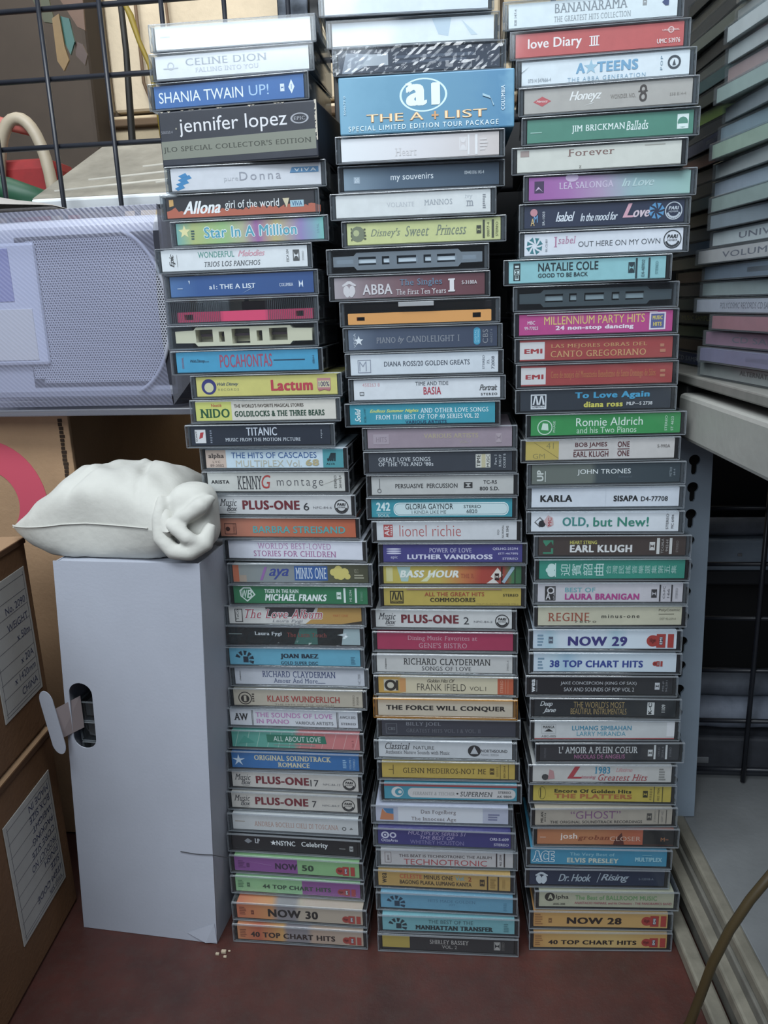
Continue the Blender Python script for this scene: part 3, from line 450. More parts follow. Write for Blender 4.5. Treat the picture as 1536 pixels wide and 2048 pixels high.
def M17(p): p.t('PERSUASIVE  PERCUSSION', .17, .61, .35, .6, '#38383a', 'b'); p.fr(.655, .715, .33, .66, '#333', .05); p.p([(.66, .37), (.683, .5), (.66, .62)], '#333'); p.p([(.71, .37), (.687, .5), (.71, .62)], '#333'); p.t('TC-RS', .79, .885, .56, .76, '#404042', 'b'); p.t('800 S.D.', .765, .9, .2, .4, '#404042', 'b'); p.o(.055, .22, .12, '#777', .04); p.r(.055, .06, .32, .9, '#777')
def M18(p): p.rr(.16, .975, .08, .82, '#eef6f6', .3); p.rr(.166, .969, .13, .77, '#5f9aa4', .26); p.rr(.169, .966, .16, .74, '#cfe2e5', .24); p.t('242', .035, .135, .36, .84, '#dceef0', 'h'); p.r(.035, .135, .22, .25, '#dceef0'); p.t('SOUL', .045, .13, .0, .17, '#dceef0'); p.t('GLORIA GAYNOR', .245, .585, .44, .76, '#22343a', ''); p.t('I KINDA LIKE ME', .29, .535, .19, .38, '#4a5a60', 'w'); p.t('STEREO', .66, .78, .5, .68, '#33444a'); p.t('6820', .68, .755, .22, .42, '#33444a')
def M19(p): p.t('lionel richie', .165, .605, .2, .86, '#bf5252', 'w'); p.r(.05, .116, .18, .9, '#c04a4a'); p.t('AR', .056, .092, .25, .85, '#ead9d9', 'vb'); p.tiny(.1, .112, .25, .85, '#ead9d9', 5); p.t('EQ•', .862, .878, .3, .6, '#777', 'v'); p.t('NORMAL', .895, .91, .1, .85, '#777', 'v'); p.t('AR 3342', .925, .942, .15, .8, '#555', 'vb')
def M20(p):
    for v in (.5, .63, .76): p.o(.078, v, .05, '#d3cfe8', 0, 14, 8.5)
    p.t('epic', .055, .105, .14, .36, '#d3cfe8'); p.t('POWER OF LOVE', .335, .64, .55, .82, '#c6c0de', 's'); p.t('LUTHER VANDROSS', .175, .79, .15, .44, '#dcd8ee', 'h'); p.t('QELHG-25294', .79, .97, .68, .84, '#cfcae6', 'b'); p.t('(ET-46789)', .83, .97, .4, .55, '#cfcae6', 'b'); p.t('STEREO', .86, .97, .12, .26, '#cfcae6', 'b')
def M21(p): p.r(.02, .068, .1, .95, '#d8cf8a'); p.p([(.1, 1), (.2, 1), (.18, .1), (.13, .1)], '#a9c9c0'); p.p([(.27, .1), (.32, .1), (.4, .9)], '#dfe0b0'); p.p([(.75, .0), (.8, .3), (.84, 0)], '#e0d8d0'); p.t('BASS HOUR', .12, .55, .34, .78, '#ecefe6', 'hi'); p.t('THE R', .565, .66, .34, .58, '#b8502e', 's'); p.p([(.78, .4), (.83, .95), (.87, .5), (.82, .2)], '#e6dccf'); p.d(.825, .4, .4, '#3a1512'); p.r(.855, .865, 0, 1, '#2f1a16'); p.p([(.88, 0), (.96, 1), (.93, 1), (.86, .1)], '#9fb8c8'); p.r(.95, .958, 0, 1, '#1f3a28')
def M22(p): p.mo(.045, .145, .1, .88, '#2f2a14'); p.t('ALL THE GREAT HITS', .3, .735, .56, .8, '#b04a24', 'b'); p.t('COMMODORES', .34, .67, .22, .46, '#352b14', 'sb'); p.t('STEREO', .87, .98, .55, .7, '#352b14', 'b'); p.t('MLP-S-2775 (6028 ML)', .68, .98, .03, .14, '#9a8334'); p.r(.17, .86, .94, 1.0, '#b58a78')
def M23(p): p.plus('2', (.65, .69))
def M24(p): p.t('Dining Music Favorites at', .23, .74, .5, .86, '#cf93a2', 's'); p.t("GENE'S BISTRO", .31, .665, .1, .42, '#cf93a2', 's')
def M25(p): p.t('RICHARD CLAYDERMAN', .2, .84, .46, .86, '#242426', 's'); p.t('SONGS OF LOVE', .335, .7, .1, .36, '#454548', 's'); p.t('Delphine', .06, .075, .15, .85, '#555', 'vc'); p.t('29855-4', .96, .974, .15, .8, '#888', 'v')
def M26(p): p.r(.04, .145, .12, .85, '#cfc6b0'); p.o(.09, .48, .36, '#2f2a22', .16); p.r(.13, .148, .15, .8, '#3a3226'); p.r(.16, .205, .05, .95, '#d8964a'); p.t('Golden Hits Of', .365, .57, .7, .92, '#6a6050', 'c'); p.t('FRANK IFIELD', .29, .65, .18, .62, '#2b2722', 'w'); p.t('VOL.1', .68, .8, .22, .48, '#3a352c', 'w'); p.r(.885, 1, 0, 1, '#c9592a'); p.t('STEREO', .905, .925, .1, .9, '#e2a98a', 'v'); p.r(.94, .942, .05, .95, '#e2a98a'); p.r(.96, .962, .05, .95, '#e2a98a')
def M27(p): p.t('THE FORCE WILL CONQUER', .06, .945, .3, .66, '#1f1a17', 'h')
def M28(p): p.fr(.03, .115, .12, .8, '#6d7078', .03); p.t('CBS', .045, .1, .35, .55, '#777a82', 'b'); p.t('BILLY JOEL', .185, .445, .6, .9, '#8a8c94', 's'); p.t('GREATEST HITS VOL. I & VOL. II', .185, .74, .22, .46, '#696b74', 's')
def M29(p): p.t('Classical', .05, .24, .5, .94, '#3a3a3e', 'cs'); p.t('NATURE', .265, .42, .52, .76, '#3a3a3e', ''); p.t('Authentic Nature Sounds with Music', .05, .535, .2, .44, '#55555a', 's'); p.o(.72, .5, .38, '#2b2b2e'); p.p([(.69, .3), (.72, .8), (.75, .3)], '#c2c3c6'); p.t('NORTHSOUND', .77, .965, .42, .62, '#4a4a4e', 'b'); p.t('NSAC 22024', .77, .9, .2, .34, '#88888c')
def M30(p): p.t('GLENN MEDEIROS-NOT ME', .16, .785, .3, .66, '#54400f', 's'); p.r(.05, .085, .5, .54, '#5a4410'); p.r(.083, .088, .2, .85, '#5a4410'); p.d(.83, .5, .42, '#5a4410'); p.r(.89, .893, 0, 1, '#3a2c10'); p.r(.95, .953, 0, 1, '#3a2c10'); p.tiny(.86, .88, .15, .85, '#a58728', 5); p.t('834 254-4', .915, .93, .1, .9, '#6a5214', 'v')
def M31(p): p.r(0, 1, .86, 1, '#b0484a'); p.rr(.18, .99, .1, .76, '#cfc9c6', .3); p.o(.1, .46, .36, '#d6d3d0'); p.o(.112, .46, .24, '#2c92a8'); p.o(.12, .46, .11, '#d6d3d0'); p.t('FERRANTE & TEICHER', .215, .535, .28, .5, '#a29f9c', 'si'); p.o(.555, .42, .06, '#333'); p.t('SUPERMEN', .575, .82, .24, .56, '#4a4a4c', 'si'); p.t('STEREO', .86, .955, .48, .64, '#555', 'b'); p.t('AK 9809', .85, .96, .2, .36, '#666', 'b')
def M32(p): p.r(.17, .81, 0, 1, '#d6d6dc'); p.p([(.03, .1), (.05, .85), (.075, .6), (.135, .5), (.135, .08)], '#cc7c4a'); p.p([(.055, .88), (.135, .88), (.135, .5), (.085, .55)], '#3f7fb0'); p.t('Dan Fogelberg', .345, .61, .5, .84, '#6a5a5c', 's'); p.t('The Innocent Age', .27, .61, .02, .34, '#77696a', 's'); p.tiny(.85, .95, .2, .7, '#77789a', 3)
def M33(p): p.o(.055, .62, .24, '#d0cce0', .1); p.o(.115, .62, .2, '#d0cce0', .09); p.o(.055, .62, .07, '#d0cce0'); p.t('OctoArts', .025, .15, .16, .36, '#d0cce0', 'b'); p.t('MULTIPLEX SERIES 51', .23, .665, .72, .96, '#b4a4cc', 'i'); p.t('THE BEST OF', .32, .58, .42, .66, '#b4a4cc', 'i'); p.t('WHITNEY HOUSTON', .245, .65, .08, .36, '#8a82b2', ''); p.t('ORI-S-609', .845, .985, .5, .7, '#cfcade', 'b'); p.t('STEREO', .875, .985, .14, .32, '#cfcade', 'b')
def M34(p): p.t('THIS BEAT IS TECHNOTRONIC THE ALBUM', .14, .84, .56, .76, '#5a4c4e', 'b'); p.t('TECHNOTRONIC', .175, .805, .04, .44, '#b4444a', ''); p.fr(.03, .08, .15, .9, '#8a7a7c', .03); p.tiny(.05, .065, .3, .7, '#6a5a5c', 5); p.r(.872, .882, .02, .98, '#3a3032'); p.r(.93, .94, .02, .98, '#3a3032'); p.t('465 2094', .898, .915, .1, .9, '#5a4c4e', 'v')
def M35(p): p.t('wea', .03, .065, .15, .88, '#3f2f1c', 'vb'); p.t('CELESTE', .165, .335, .56, .86, '#c85430', 'b'); p.t('MINUS ONE', .35, .57, .56, .86, '#45321f', 'b'); p.t('Vol.', .59, .66, .58, .86, '#6aa6b8', 'b'); p.t('2', .685, .71, .56, .86, '#a0441f', 'b'); p.t('BAGONG PLAKA, LUMANG KANTA', .165, .71, .14, .46, '#45321f', 'b'); p.d(.79, .5, .46, '#45321f'); p.r(.825, .835, .02, .98, '#45321f'); p.r(.905, .915, .02, .98, '#45321f'); p.tiny(.85, .89, .15, .85, '#a07c34', 4); p.t('STEREO', .94, .96, .2, .8, '#a88438', 'v')
def M36(p): p.arcs('#1f3a52'); p.t('HITS MADE GOLDEN', .36, .72, .52, .72, '#4a7d9c', 's'); p.t('JOY', .52, .57, .28, .46, '#4a7d9c', 's'); p.tiny(.93, .965, .1, .7, '#4a88a4', 5)
def M37(p): p.arcs('#1f333c'); p.t('THE BEST OF THE', .35, .69, .55, .82, '#35585e', ''); p.t('MANHATTAN TRANSFER', .25, .84, .1, .42, '#1c3036', 'sh'); p.tiny(.92, .96, .1, .75, '#4a8088', 5)
def M38(p): p.r(0, .21, .12, .98, '#b59a2c'); p.t('SHIRLEY BASSEY', .365, .66, .48, .78, '#b8b2ac', 's'); p.t('VOL. 2', .455, .57, .16, .4, '#a8a29c', 's'); p.d(.875, .5, .6, '#a8a29c'); p.t('STEREO', .91, .93, .2, .8, '#77726c', 'v')
MS = [
 ('white glaring spine cut by the top edge', 'topmost white', '#e3eaf4', 'c', M0), ('white spine with a pale blue streak', 'blue-streaked white', '#e8eef3', 'c', M1), ('dark grey spine in crumpled cling wrap', 'cling-wrapped', '#3c4454', 'c', M2), None,  # top two white cards have sky glare put into their colour
 ('pinkish-white washed-out spine', 'pinkish-white', ((0, '#efeeF0'), (.5, '#e6e0e2'), (1, '#d6c8c4')), 'c', M4), ('slate blue spine with small white lowercase words', 'slate blue', ((0, '#8298aa'), (.3, '#50667c'), (1, '#33475c')), 's', M5), ('white spine with faint silver capitals', 'faint silver-lettered', '#e3e3e1', 'c', M6),  # pinkish-white ramp holds the sky glare as card colour
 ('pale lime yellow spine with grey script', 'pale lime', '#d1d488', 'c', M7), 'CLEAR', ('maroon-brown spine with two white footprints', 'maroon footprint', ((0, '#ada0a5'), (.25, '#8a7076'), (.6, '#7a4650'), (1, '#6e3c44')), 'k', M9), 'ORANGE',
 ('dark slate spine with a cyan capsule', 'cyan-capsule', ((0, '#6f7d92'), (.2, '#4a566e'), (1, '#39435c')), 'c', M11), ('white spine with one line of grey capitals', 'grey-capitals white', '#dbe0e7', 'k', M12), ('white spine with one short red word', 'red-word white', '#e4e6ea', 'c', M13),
 ('bright teal spine with yellow and white lines', 'bright teal', '#1aa0b6', 's', M14), ('faded mauve spine', 'faded mauve', '#a5919c', 'c', M15), ('charcoal spine with a cream block', 'charcoal', '#3a404b', 's', M16), ('grey-white spine with spaced black capitals', 'grey-white', '#c8c6c2', 'k', M17),
 ('teal spine with rounded white panel', 'teal-framed', '#169cad', 's', M18), ('white spine with thin red lowercase letters', 'thin red-lettered', '#dadadd', 'k', M19), ('indigo spine with bold lavender capitals', 'indigo', '#47428c', 'k', M20),
 ('yellow-to-red party spine with green end', 'yellow-to-red', ((0, '#c9b534'), (.4, '#ccb038'), (.58, '#cf7a34'), (.72, '#b8402e'), (.88, '#a83c30'), (.93, '#3d7a4a'), (1, '#2f6a40')), 'k', M21), ('mustard yellow spine with orange-brown capitals', 'mustard', '#c8ac36', 'k', M22), ('white spine with bold maroon lettering', 'maroon-lettered', '#d6d4d1', 'k', M23),
 ('crimson pink spine with faded pink lettering', 'crimson pink', '#b42c57', 'k', M24), ('white spine with two black serif lines', 'black-serif white', '#d0cdc9', 'c', M25), ('cream spine with yellow and orange ends', 'yellow-ended cream', ((0, '#cc9a2c'), (.15, '#d0a23a'), (.2, '#d8c8a6'), (1, '#d6c9a8')), 's', M26), ('beige spine with heavy black capitals, amber case', 'amber-cased', '#d1c0a9', 'a', M27),
 ('dark grey spine with dim grey serif lines', 'dim dark grey', '#3b3d48', 'k', M28), ('white spine with a black mountain disc', 'mountain-disc white', '#d0d1d4', 'c', M29), ('golden yellow spine with brown serif capitals', 'golden yellow', '#c7a52c', 'k', M30), ('teal spine with rounded beige panel and crescent', 'crescent teal', '#2c92a8', 'k', M31),
 ('lavender-grey spine with small orange picture', 'lavender-grey', '#b8b9cc', 'c', M32), ('violet-blue spine with interlocked white rings', 'violet-blue', '#3c387c', 'c', M33), ('grey-white spine with wide thin red capitals', 'wide red-lettered', '#c1bbbb', 'c', M34), ('ochre spine with red and brown condensed capitals', 'ochre', '#c29843', 's', M35),
 ('dusty blue spine with arc emblem', 'dusty blue', '#5f9fbc', 's', M36), ('pale aqua spine with heavy dark capitals', 'pale aqua', '#6eaeb6', 's', M37), ('black spine with yellow block at one end', 'yellow-ended black', '#2a2a2c', 'k', M38)]

def R1(p): p.t('BANANARAMA', .28, .71, .5, .9, '#858c93', 's'); p.t('THE GREATEST HITS COLLECTION', .275, .73, .12, .36, '#9aa1a6', 's'); p.d(.81, .68, .3, '#999'); p.p([(.91, .6), (.95, .9), (.95, .45), (.93, .45)], '#3d4c7a'); p.t('828 147-4', .035, .05, .1, .8, '#8a9096', 'v')
def R2(p): p.t('love Diary', .075, .4, .22, .78, '#f2e6e4', 'b'); p.t('III', .455, .495, .3, .66, '#f2e6e4', 'b'); p.r(.445, .505, .66, .7, '#f2e6e4'); p.r(.445, .505, .27, .31, '#f2e6e4'); p.o(.925, .7, .14, '#e8bcb8', .05); p.t('UNIVERSAL', .875, .975, .66, .74, '#eed0cc', 'b'); p.t('UMC 53976', .845, .98, .14, .34, '#f0dcd8', 'b')
def R3(p): p.t('A', .33, .385, .36, .82, '#6fa6ca', 'h'); p.st(.42, .6, .34, '#9cc2d6'); p.t('TEENS', .455, .7, .36, .82, '#6fa6ca', 'h'); p.t('THE ABBA GENERATION', .28, .745, .02, .2, '#8fb2ca', 'x'); p.t('POP', .83, .843, .25, .85, '#6f93a8', 'vx'); p.o(.91, .55, .3, '#3f4650', .09); p.p([(.9, .42), (.92, .42), (.91, .68)], '#3f4650'); p.t('07314 547666-4', .04, .18, .12, .28, '#9aa2aa'); p.p([(.0, .55), (.05, .85), (.0, .58)], '#6a7078')
def R4(p): p.p([(.055, .5), (.11, .72), (.165, .5), (.11, .28)], '#c44e54'); p.t('Mercury', .075, .145, .43, .57, '#e8d0cc', 'c'); p.t('Honeyz', .275, .47, .32, .84, '#efece8', 'c'); p.p([(.36, .18), (.42, .3), (.42, .27)], '#efece8'); p.t('WONDER NO.', .52, .67, .4, .58, '#8a8078', 's'); p.t('8', .685, .74, .18, .92, '#463c38', 's'); p.t('558 814-4', .87, .965, .35, .48, '#9a928a')
def R5(p): p.t('JIM BRICKMAN', .275, .595, .3, .66, '#eaf2ee', 's'); p.t('Ballads', .605, .735, .3, .7, '#eaf2ee', 'si'); p.r(.905, .972, .22, .86, '#e2ece8'); p.o(.938, .5, .24, '#4a8d78', 0, 12); p.r(.912, .965, .3, .44, '#e2ece8'); p.tiny(.02, .12, .4, .5, '#8fbcae', 1)
def R6(p): p.t('Forever', .315, .6, .6, .92, '#86625a', 's'); p.tiny(.78, .93, .86, .95, '#a9a598', 1); p.r(.02, .075, .7, .98, '#a58f88'); p.t('z', .385, .4, .04, .16, '#8a857a')
def R7(p): p.r(.035, .095, .3, .85, '#4a3458'); p.p([(.04, .4), (.06, .6), (.09, .35), (.065, .5)], '#d8b8dc'); p.t('LEA SALONGA', .19, .53, .44, .74, '#d6c4dc', 's'); p.t('In Love', .58, .78, .42, .8, '#bcd4d4', 'c'); p.o(.27, .95, .2, '#d0b4d4', 0, 14, 1.6)
def R8(p): p.t('Isabel', .2, .32, .25, .7, '#e2e6ee', 'c'); p.t('In the mood for', .355, .59, .22, .6, '#dde2ea', 'c'); p.t('L', .62, .69, .3, .95, '#e0a4b4', 'cb'); p.t('ove', .685, .79, .3, .62, '#dfc6cf', 'cb')
def _ros(p, u, v, r, c):
    k = 13 / 101.6
    for i in range(8):
        a = math.pi / 4 * i; p.p([(u + r * .25 * math.cos(a) * k, v + r * .25 * math.sin(a)), (u + r * .95 * math.cos(a + .2) * k, v + r * .95 * math.sin(a + .2)), (u + r * .85 * math.cos(a + .75) * k, v + r * .85 * math.sin(a + .75)), (u + r * .55 * math.cos(a + .5) * k, v + r * .55 * math.sin(a + .5))], c); p.y += .02
    p.y -= .02
def R8b(p): R8(p); _ros(p, .83, .55, .42, '#4f98cc'); p.seal(.935, .52, .42, '#c6ccd6'); p.t('A', .04, .065, .1, .45, '#d8b46a', 'b'); p.t('M', .06, .085, .25, .6, '#6aa0d0', 'b'); p.o(.06, .72, .18, '#d08a94'); p.t('SR-1003', .115, .13, .1, .75, '#dfe3ea', 'v')
def R9(p): p.t('I', .19, .21, .35, .85, '#bd7fa0', 's'); p.t('sabel', .215, .33, .5, .85, '#bd7fa0', 'si'); p.t('OUT HERE ON MY OWN', .345, .86, .32, .58, '#54585f', ''); _ros(p, .065, .45, .45, '#2f7f88'); p.t('BK-CS-801', .135, .148, .15, .75, '#7d828a', 'v'); p.seal(.935, .5, .44, '#33373c')
def R10(p): p.r(.03, .075, .1, .95, '#1a2a30'); p.r(.036, .069, .38, .66, '#cfe2e4'); p.t('E', .04, .066, .14, .34, '#cfe2e4', 'vb'); p.t('M', .04, .066, .41, .63, '#1a2a30', 'vb'); p.t('I', .04, .066, .74, .84, '#cfe2e4', 'vb'); p.t('NATALIE COLE', .19, .575, .52, .92, '#1c2e34', 'b'); p.t('GOOD TO BE BACK', .19, .51, .22, .42, '#25393f', 'b'); p.d(.785, .55, .5, '#223840'); p.r(.81, .822, .02, .98, '#223840'); p.r(.89, .902, .02, .98, '#223840'); p.t('E4-48902', .848, .868, .1, .9, '#3a5860', 'v'); p.t('STEREO', .935, .952, .2, .8, '#4f8088', 'v')
def R12(p): p.t('MILLENNIUM PARTY HITS', .165, .82, .48, .9, '#e3ca62', ''); p.t('24 non-stop dancing', .24, .75, .14, .42, '#f2e2ec', 'h'); p.t('MBC', .055, .105, .52, .7, '#eed6e4', 'b'); p.t('99-77023', .035, .125, .25, .42, '#eed6e4', 'b'); p.r(.85, .955, .08, .95, '#ead8e4'); p.r(.86, .945, .16, .87, '#5a5f9a'); p.t('MUSIC', .87, .935, .58, .78, '#d8c24a', 'h'); p.t('HITS', .875, .93, .26, .46, '#d8c24a', 'h'); p.r(.05, .9, .97, 1, '#e9dfe4')
def R13(p): p.r(0, .165, .06, .94, '#d8d4d3'); p.t('EMI', .03, .15, .36, .6, '#b02f36', 'h'); p.t('LAS MEJORES OBRAS DEL', .205, .835, .56, .8, '#cf9658', 's'); p.t('CANTO GREGORIANO', .205, .83, .14, .46, '#d29a5c', 's'); p.tiny(.92, .96, .2, .75, '#c07a58', 2)
def R14(p): p.r(0, .165, .06, .94, '#d8d4d3'); p.t('EMI', .03, .15, .34, .58, '#b02f36', 'h'); p.t('Coro de monjes del Monasterio Benedictino de Santo Domingo de Silos', .2, .89, .25, .72, '#c4733c', 's'); p.tiny(.92, .96, .25, .75, '#c07a58', 2)
def R15(p): p.mo(.07, .175, .08, .86, '#dfe2e6'); p.t('To Love Again', .365, .86, .5, .92, '#2ba2cf', 'h'); p.t('diana ross', .425, .685, .12, .42, '#d6cc38', 'h'); p.t('MLP—S 2738', .71, .88, .18, .36, '#e2e4e6', 'b')
def R16(p): p.o(.095, .42, .4, '#cfe6d4', .05); p.p([(.07, .3), (.08, .65), (.115, .62), (.12, .25)], '#cfe6d4'); p.t('PHASE', .15, .165, .15, .75, '#cfe6d4', 'v'); p.t('Ronnie Aldrich', .305, .75, .44, .88, '#e2f0e4', ''); p.t('and his Two Pianos', .31, .71, .06, .38, '#c6e2ca', ''); p.t('STEREO', .897, .913, .1, .9, '#cfe6d4', 'v'); p.t('ST 4623', .938, .954, .1, .85, '#cfe6d4', 'v')
def R17(p): p.r(0, .225, .0, 1, '#c8ae46'); p.p([(.06, .95), (.225, .08), (.225, .05), (.055, .95)], '#7a6a34'); p.t('41', .14, .19, .6, .92, '#8a8048', 'w'); p.t('GM', .05, .13, .08, .34, '#8a8048', 'w'); p.t('BOB JAMES', .335, .55, .6, .9, '#642b32', 'b'); p.r(.325, .56, .48, .52, '#642b32'); p.t('EARL KLUGH', .325, .56, .12, .42, '#642b32', 'b'); p.t('ONE', .62, .7, .62, .92, '#642b32', 'b'); p.r(.62, .7, .5, .54, '#642b32'); p.t('ONE', .62, .7, .14, .44, '#642b32', 'b'); p.t('S-990A', .885, .97, .55, .72, '#77706c')
def R18(p): p.t('JOHN TRONES', .31, .67, .42, .76, '#f0f2f2', ''); p.t('forward', .59, .68, .26, .4, '#5a6872', 'i'); p.t('UP', .035, .08, .15, .75, '#d2d6d0', 'vh'); p.r(.09, .095, .1, .7, '#d2d6d0'); p.t('METRO', .93, .945, .3, .8, '#9aa6ae', 'v'); p.t('64-4', .955, .968, .35, .7, '#9aa6ae', 'v')
def R19(p): p.t('KARLA', .06, .28, .28, .66, '#1f2226', 'h'); p.t('SISAPA', .56, .725, .28, .6, '#1f2226', 'h'); p.t('D4-77708', .745, .925, .28, .54, '#2b2f34', 'b'); p.r(.505, .507, 0, 1, '#ccd0d8')
def R20(p): p.p([(.02, .5), (.06, .8), (.1, .5), (.06, .2)], '#6a6a70'); p.p([(.03, .52), (.06, .72), (.085, .5), (.06, .3)], '#e3e6ec'); p.o(.075, .42, .2, '#2b2b30', 0, 8); p.p([(.085, .55), (.115, .2), (.155, .35), (.15, .75), (.115, .9)], '#d4b0b2'); p.t('MC', .115, .14, .28, .76, '#b83a44', 'vb'); p.t('OLD,', .215, .395, .22, .78, '#2f8d88', 'sb'); p.t('but New!', .425, .8, .26, .78, '#1c8b74', 'b'); p.t('STEREO', .915, .932, .1, .95, '#3a3a40', 'v'); p.t('MC 6494', .95, .967, .15, .9, '#4a4a50', 'v')
def R21(p): p.p([(.03, .85), (.1, .85), (.1, .55), (.085, .78), (.05, .5), (.03, .75)], '#2c8a68'); p.r(.03, .09, .08, .18, '#2c8a68'); p.r(.085, .1, .08, .4, '#2c8a68'); p.t('HEART STRING', .215, .4, .62, .82, '#d6cc48', 'b'); p.t('EARL KLUGH', .215, .64, .16, .58, '#e2e0de', 'h'); p.d(.775, .5, .46, '#d0cdca'); p.r(.805, .825, .06, .95, '#d6d4d0'); p.t('TC-UALA', .835, .852, .1, .92, '#b5b0ac', 'v'); p.t('942-H', .866, .882, .2, .85, '#b5b0ac', 'v'); p.r(.89, .908, .06, .95, '#d6d4d0'); p.t('STEREO', .935, .95, .15, .8, '#8d8480', 'v')
def R22(p):
    for i, ch in enumerate('迎賓韶曲'): p.t(ch, .148 + i * .0775, .215 + i * .0775, .16, .84, '#c9e4de', 'v')
    for i, ch in enumerate('台灣民謠音樂選集第五集'): p.t(ch, .462 + i * .0445, .497 + i * .0445, .26, .74, '#a9d4ca', 'v')
    p.o(.085, .66, .22, '#c9e4de'); p.o(.085, .32, .22, '#c9e4de'); p.o(.065, .5, .16, '#c9e4de'); p.r(.108, .116, .1, .9, '#c9e4de')
def R23(p): p.r(.05, .125, .06, .9, '#2b2a2d'); p.t('A', .056, .09, .12, .5, '#d8d2d6', 'b'); p.o(.09, .65, .2, '#d8d2d6', .07); p.t('ATLANTIC', .108, .12, .1, .85, '#d8d2d6', 'v'); p.t('BEST OF', .19, .4, .56, .82, '#66abb5', 'b'); p.t('LAURA BRANIGAN', .19, .705, .12, .48, '#bb3a8e', 'h'); p.d(.805, .48, .48, '#38363a'); p.r(.84, .85, .02, .98, '#38363a'); p.t('CS-FC', .865, .88, .2, .9, '#66646a', 'v'); p.t('166', .893, .91, .25, .75, '#66646a', 'v'); p.r(.92, .93, .02, .98, '#38363a'); p.t('STEREO', .95, .965, .2, .8, '#88868c', 'v')
def R24(p): p.t('REGINE', .07, .36, .22, .72, '#a44f36', 's'); p.t('retro', .265, .41, .12, .26, '#4a4438', 'x'); p.t('minus-one', .445, .71, .4, .6, '#45423a', 'xb'); p.t('PolyCosmic', .84, .985, .74, .92, '#55503f', ''); p.tiny(.84, .985, .58, .65, '#77725f', 1); p.t('DST 92-229-4', .85, .96, .28, .4, '#77725f')
def R25(p): p.t('NOW 29', .245, .66, .14, .7, '#3a3680', 'h'); p.d(.125, .48, .4, '#555d70'); p.tiny(.03, .08, .1, .85, '#7a9ab0', 4); p.emi(.8, .98, .06, .86, '#d9e2ee')
def R26(p): p.t('38 TOP CHART HITS', .115, .77, .24, .66, '#30489a', 'h'); p.tiny(.03, .08, .1, .85, '#7a9ab0', 4); p.emi(.84, .905, .32, .64, '#d9e2ee')
def R27(p): p.t('JAKE CONCEPCION (KING OF SAX)', .215, .75, .52, .76, '#c6c6ca', ''); p.t('SAX AND SOUNDS OF POP VOL 2', .24, .735, .16, .4, '#c6c6ca', ''); p.t('wea', .01, .033, .1, .9, '#e0e0e2', 'vh'); p.t('RECORDS', .04, .05, .15, .85, '#b0b0b4', 'v'); p.d(.895, .5, .42, '#c9c9cc'); p.t('MS-P', .93, .943, .2, .8, '#8a8a90', 'v'); p.t('94,591', .953, .968, .15, .85, '#8a8a90', 'v')
def R28(p): p.t('Deep', .04, .13, .52, .9, '#d2d4d6', 'c'); p.t('Jane', .06, .155, .15, .5, '#d2d4d6', 'c'); p.t("THE WORLD'S MOST", .28, .64, .52, .9, '#bd9c56', 'w'); p.t('BEAUTIFUL INSTRUMENTALS', .26, .655, .12, .48, '#bd9c56', 'w'); p.r(.8, .85, .12, .88, '#d6d6d4'); p.t('K-C', .808, .832, .16, .84, '#2a2e33', 'vh'); p.t('1109', .9, .925, .28, .76, '#d6d6d4', 'vb')
def R29(p): p.fr(.05, .155, .28, .88, '#b4b4b6', .03); p.t('MANGA', .06, .145, .62, .78, '#333', 'sb'); p.p([(.07, .42), (.103, .6), (.135, .42)], '#26262a'); p.t('ABC-005', .05, .155, .06, .2, '#888', 'b'); p.t('LUMANG SIMBAHAN', .27, .695, .5, .78, '#2b8fae', 'b'); p.t('LARRY MIRANDA', .305, .655, .16, .42, '#4aa0b8', ''); p.r(.945, 1, .1, 1, '#e2e0e2'); p.r(0, 1, -.06, .02, '#b04a4a')
def R30(p): p.t("L' AMOIR A PLEIN COEUR", .135, .705, .44, .86, '#d2d2d2', 's'); p.t('NICOLAS DE ANGELIS', .25, .615, .1, .36, '#ab6690', 'b'); p.d(.795, .45, .42, '#d0d0d0'); p.r(.82, .834, .06, .95, '#d6d6d6'); p.t('DELD', .85, .862, .25, .8, '#7d7d82', 'v'); p.t('2024-4', .876, .89, .15, .85, '#7d7d82', 'v'); p.r(.902, .916, .06, .95, '#d6d6d6'); p.t('STEREO', .93, .945, .2, .8, '#7d7d82', 'v'); p.t('DELPHINE', .03, .045, .15, .8, '#66666c', 'v')
def R31(p): p.t('1983', .45, .56, .52, .96, '#2b8cae', 'sb'); p.t('Lifetime', .6, .72, .64, .9, '#cf9a9c', 'c'); p.t('L', .25, .36, .2, .98, '#b83a44', 'cb'); p.t('istening', .35, .46, .15, .4, '#c0707a', 'c'); p.t('Greatest Hits', .475, .83, .08, .5, '#b4444a', 'cs'); p.o(.09, .3, .2, '#444', 0, 9); p.p([(.11, .15), (.16, .2), (.15, .7), (.12, .8)], '#c08a8c'); p.tiny(.91, .96, .1, .9, '#8d8a86', 5)
def R32(p): p.t('Encore Of Golden Hits', .155, .715, .52, .76, '#3a3414', 'h'); p.t('THE PLATTERS', .155, .72, .16, .46, '#b5682a', 'h'); p.o(.065, .5, .42, '#5a4e14', .03, 22, .5); p.r(.05, .056, .2, .8, '#3a3414'); p.d(.815, .5, .44, '#3a3414'); p.r(.875, .88, 0, 1, '#3a3414'); p.r(.935, .94, 0, 1, '#3a3414'); p.tiny(.845, .865, .1, .9, '#948020', 5); p.t('822 7904', .9, .916, .1, .9, '#6a5a18', 'v')
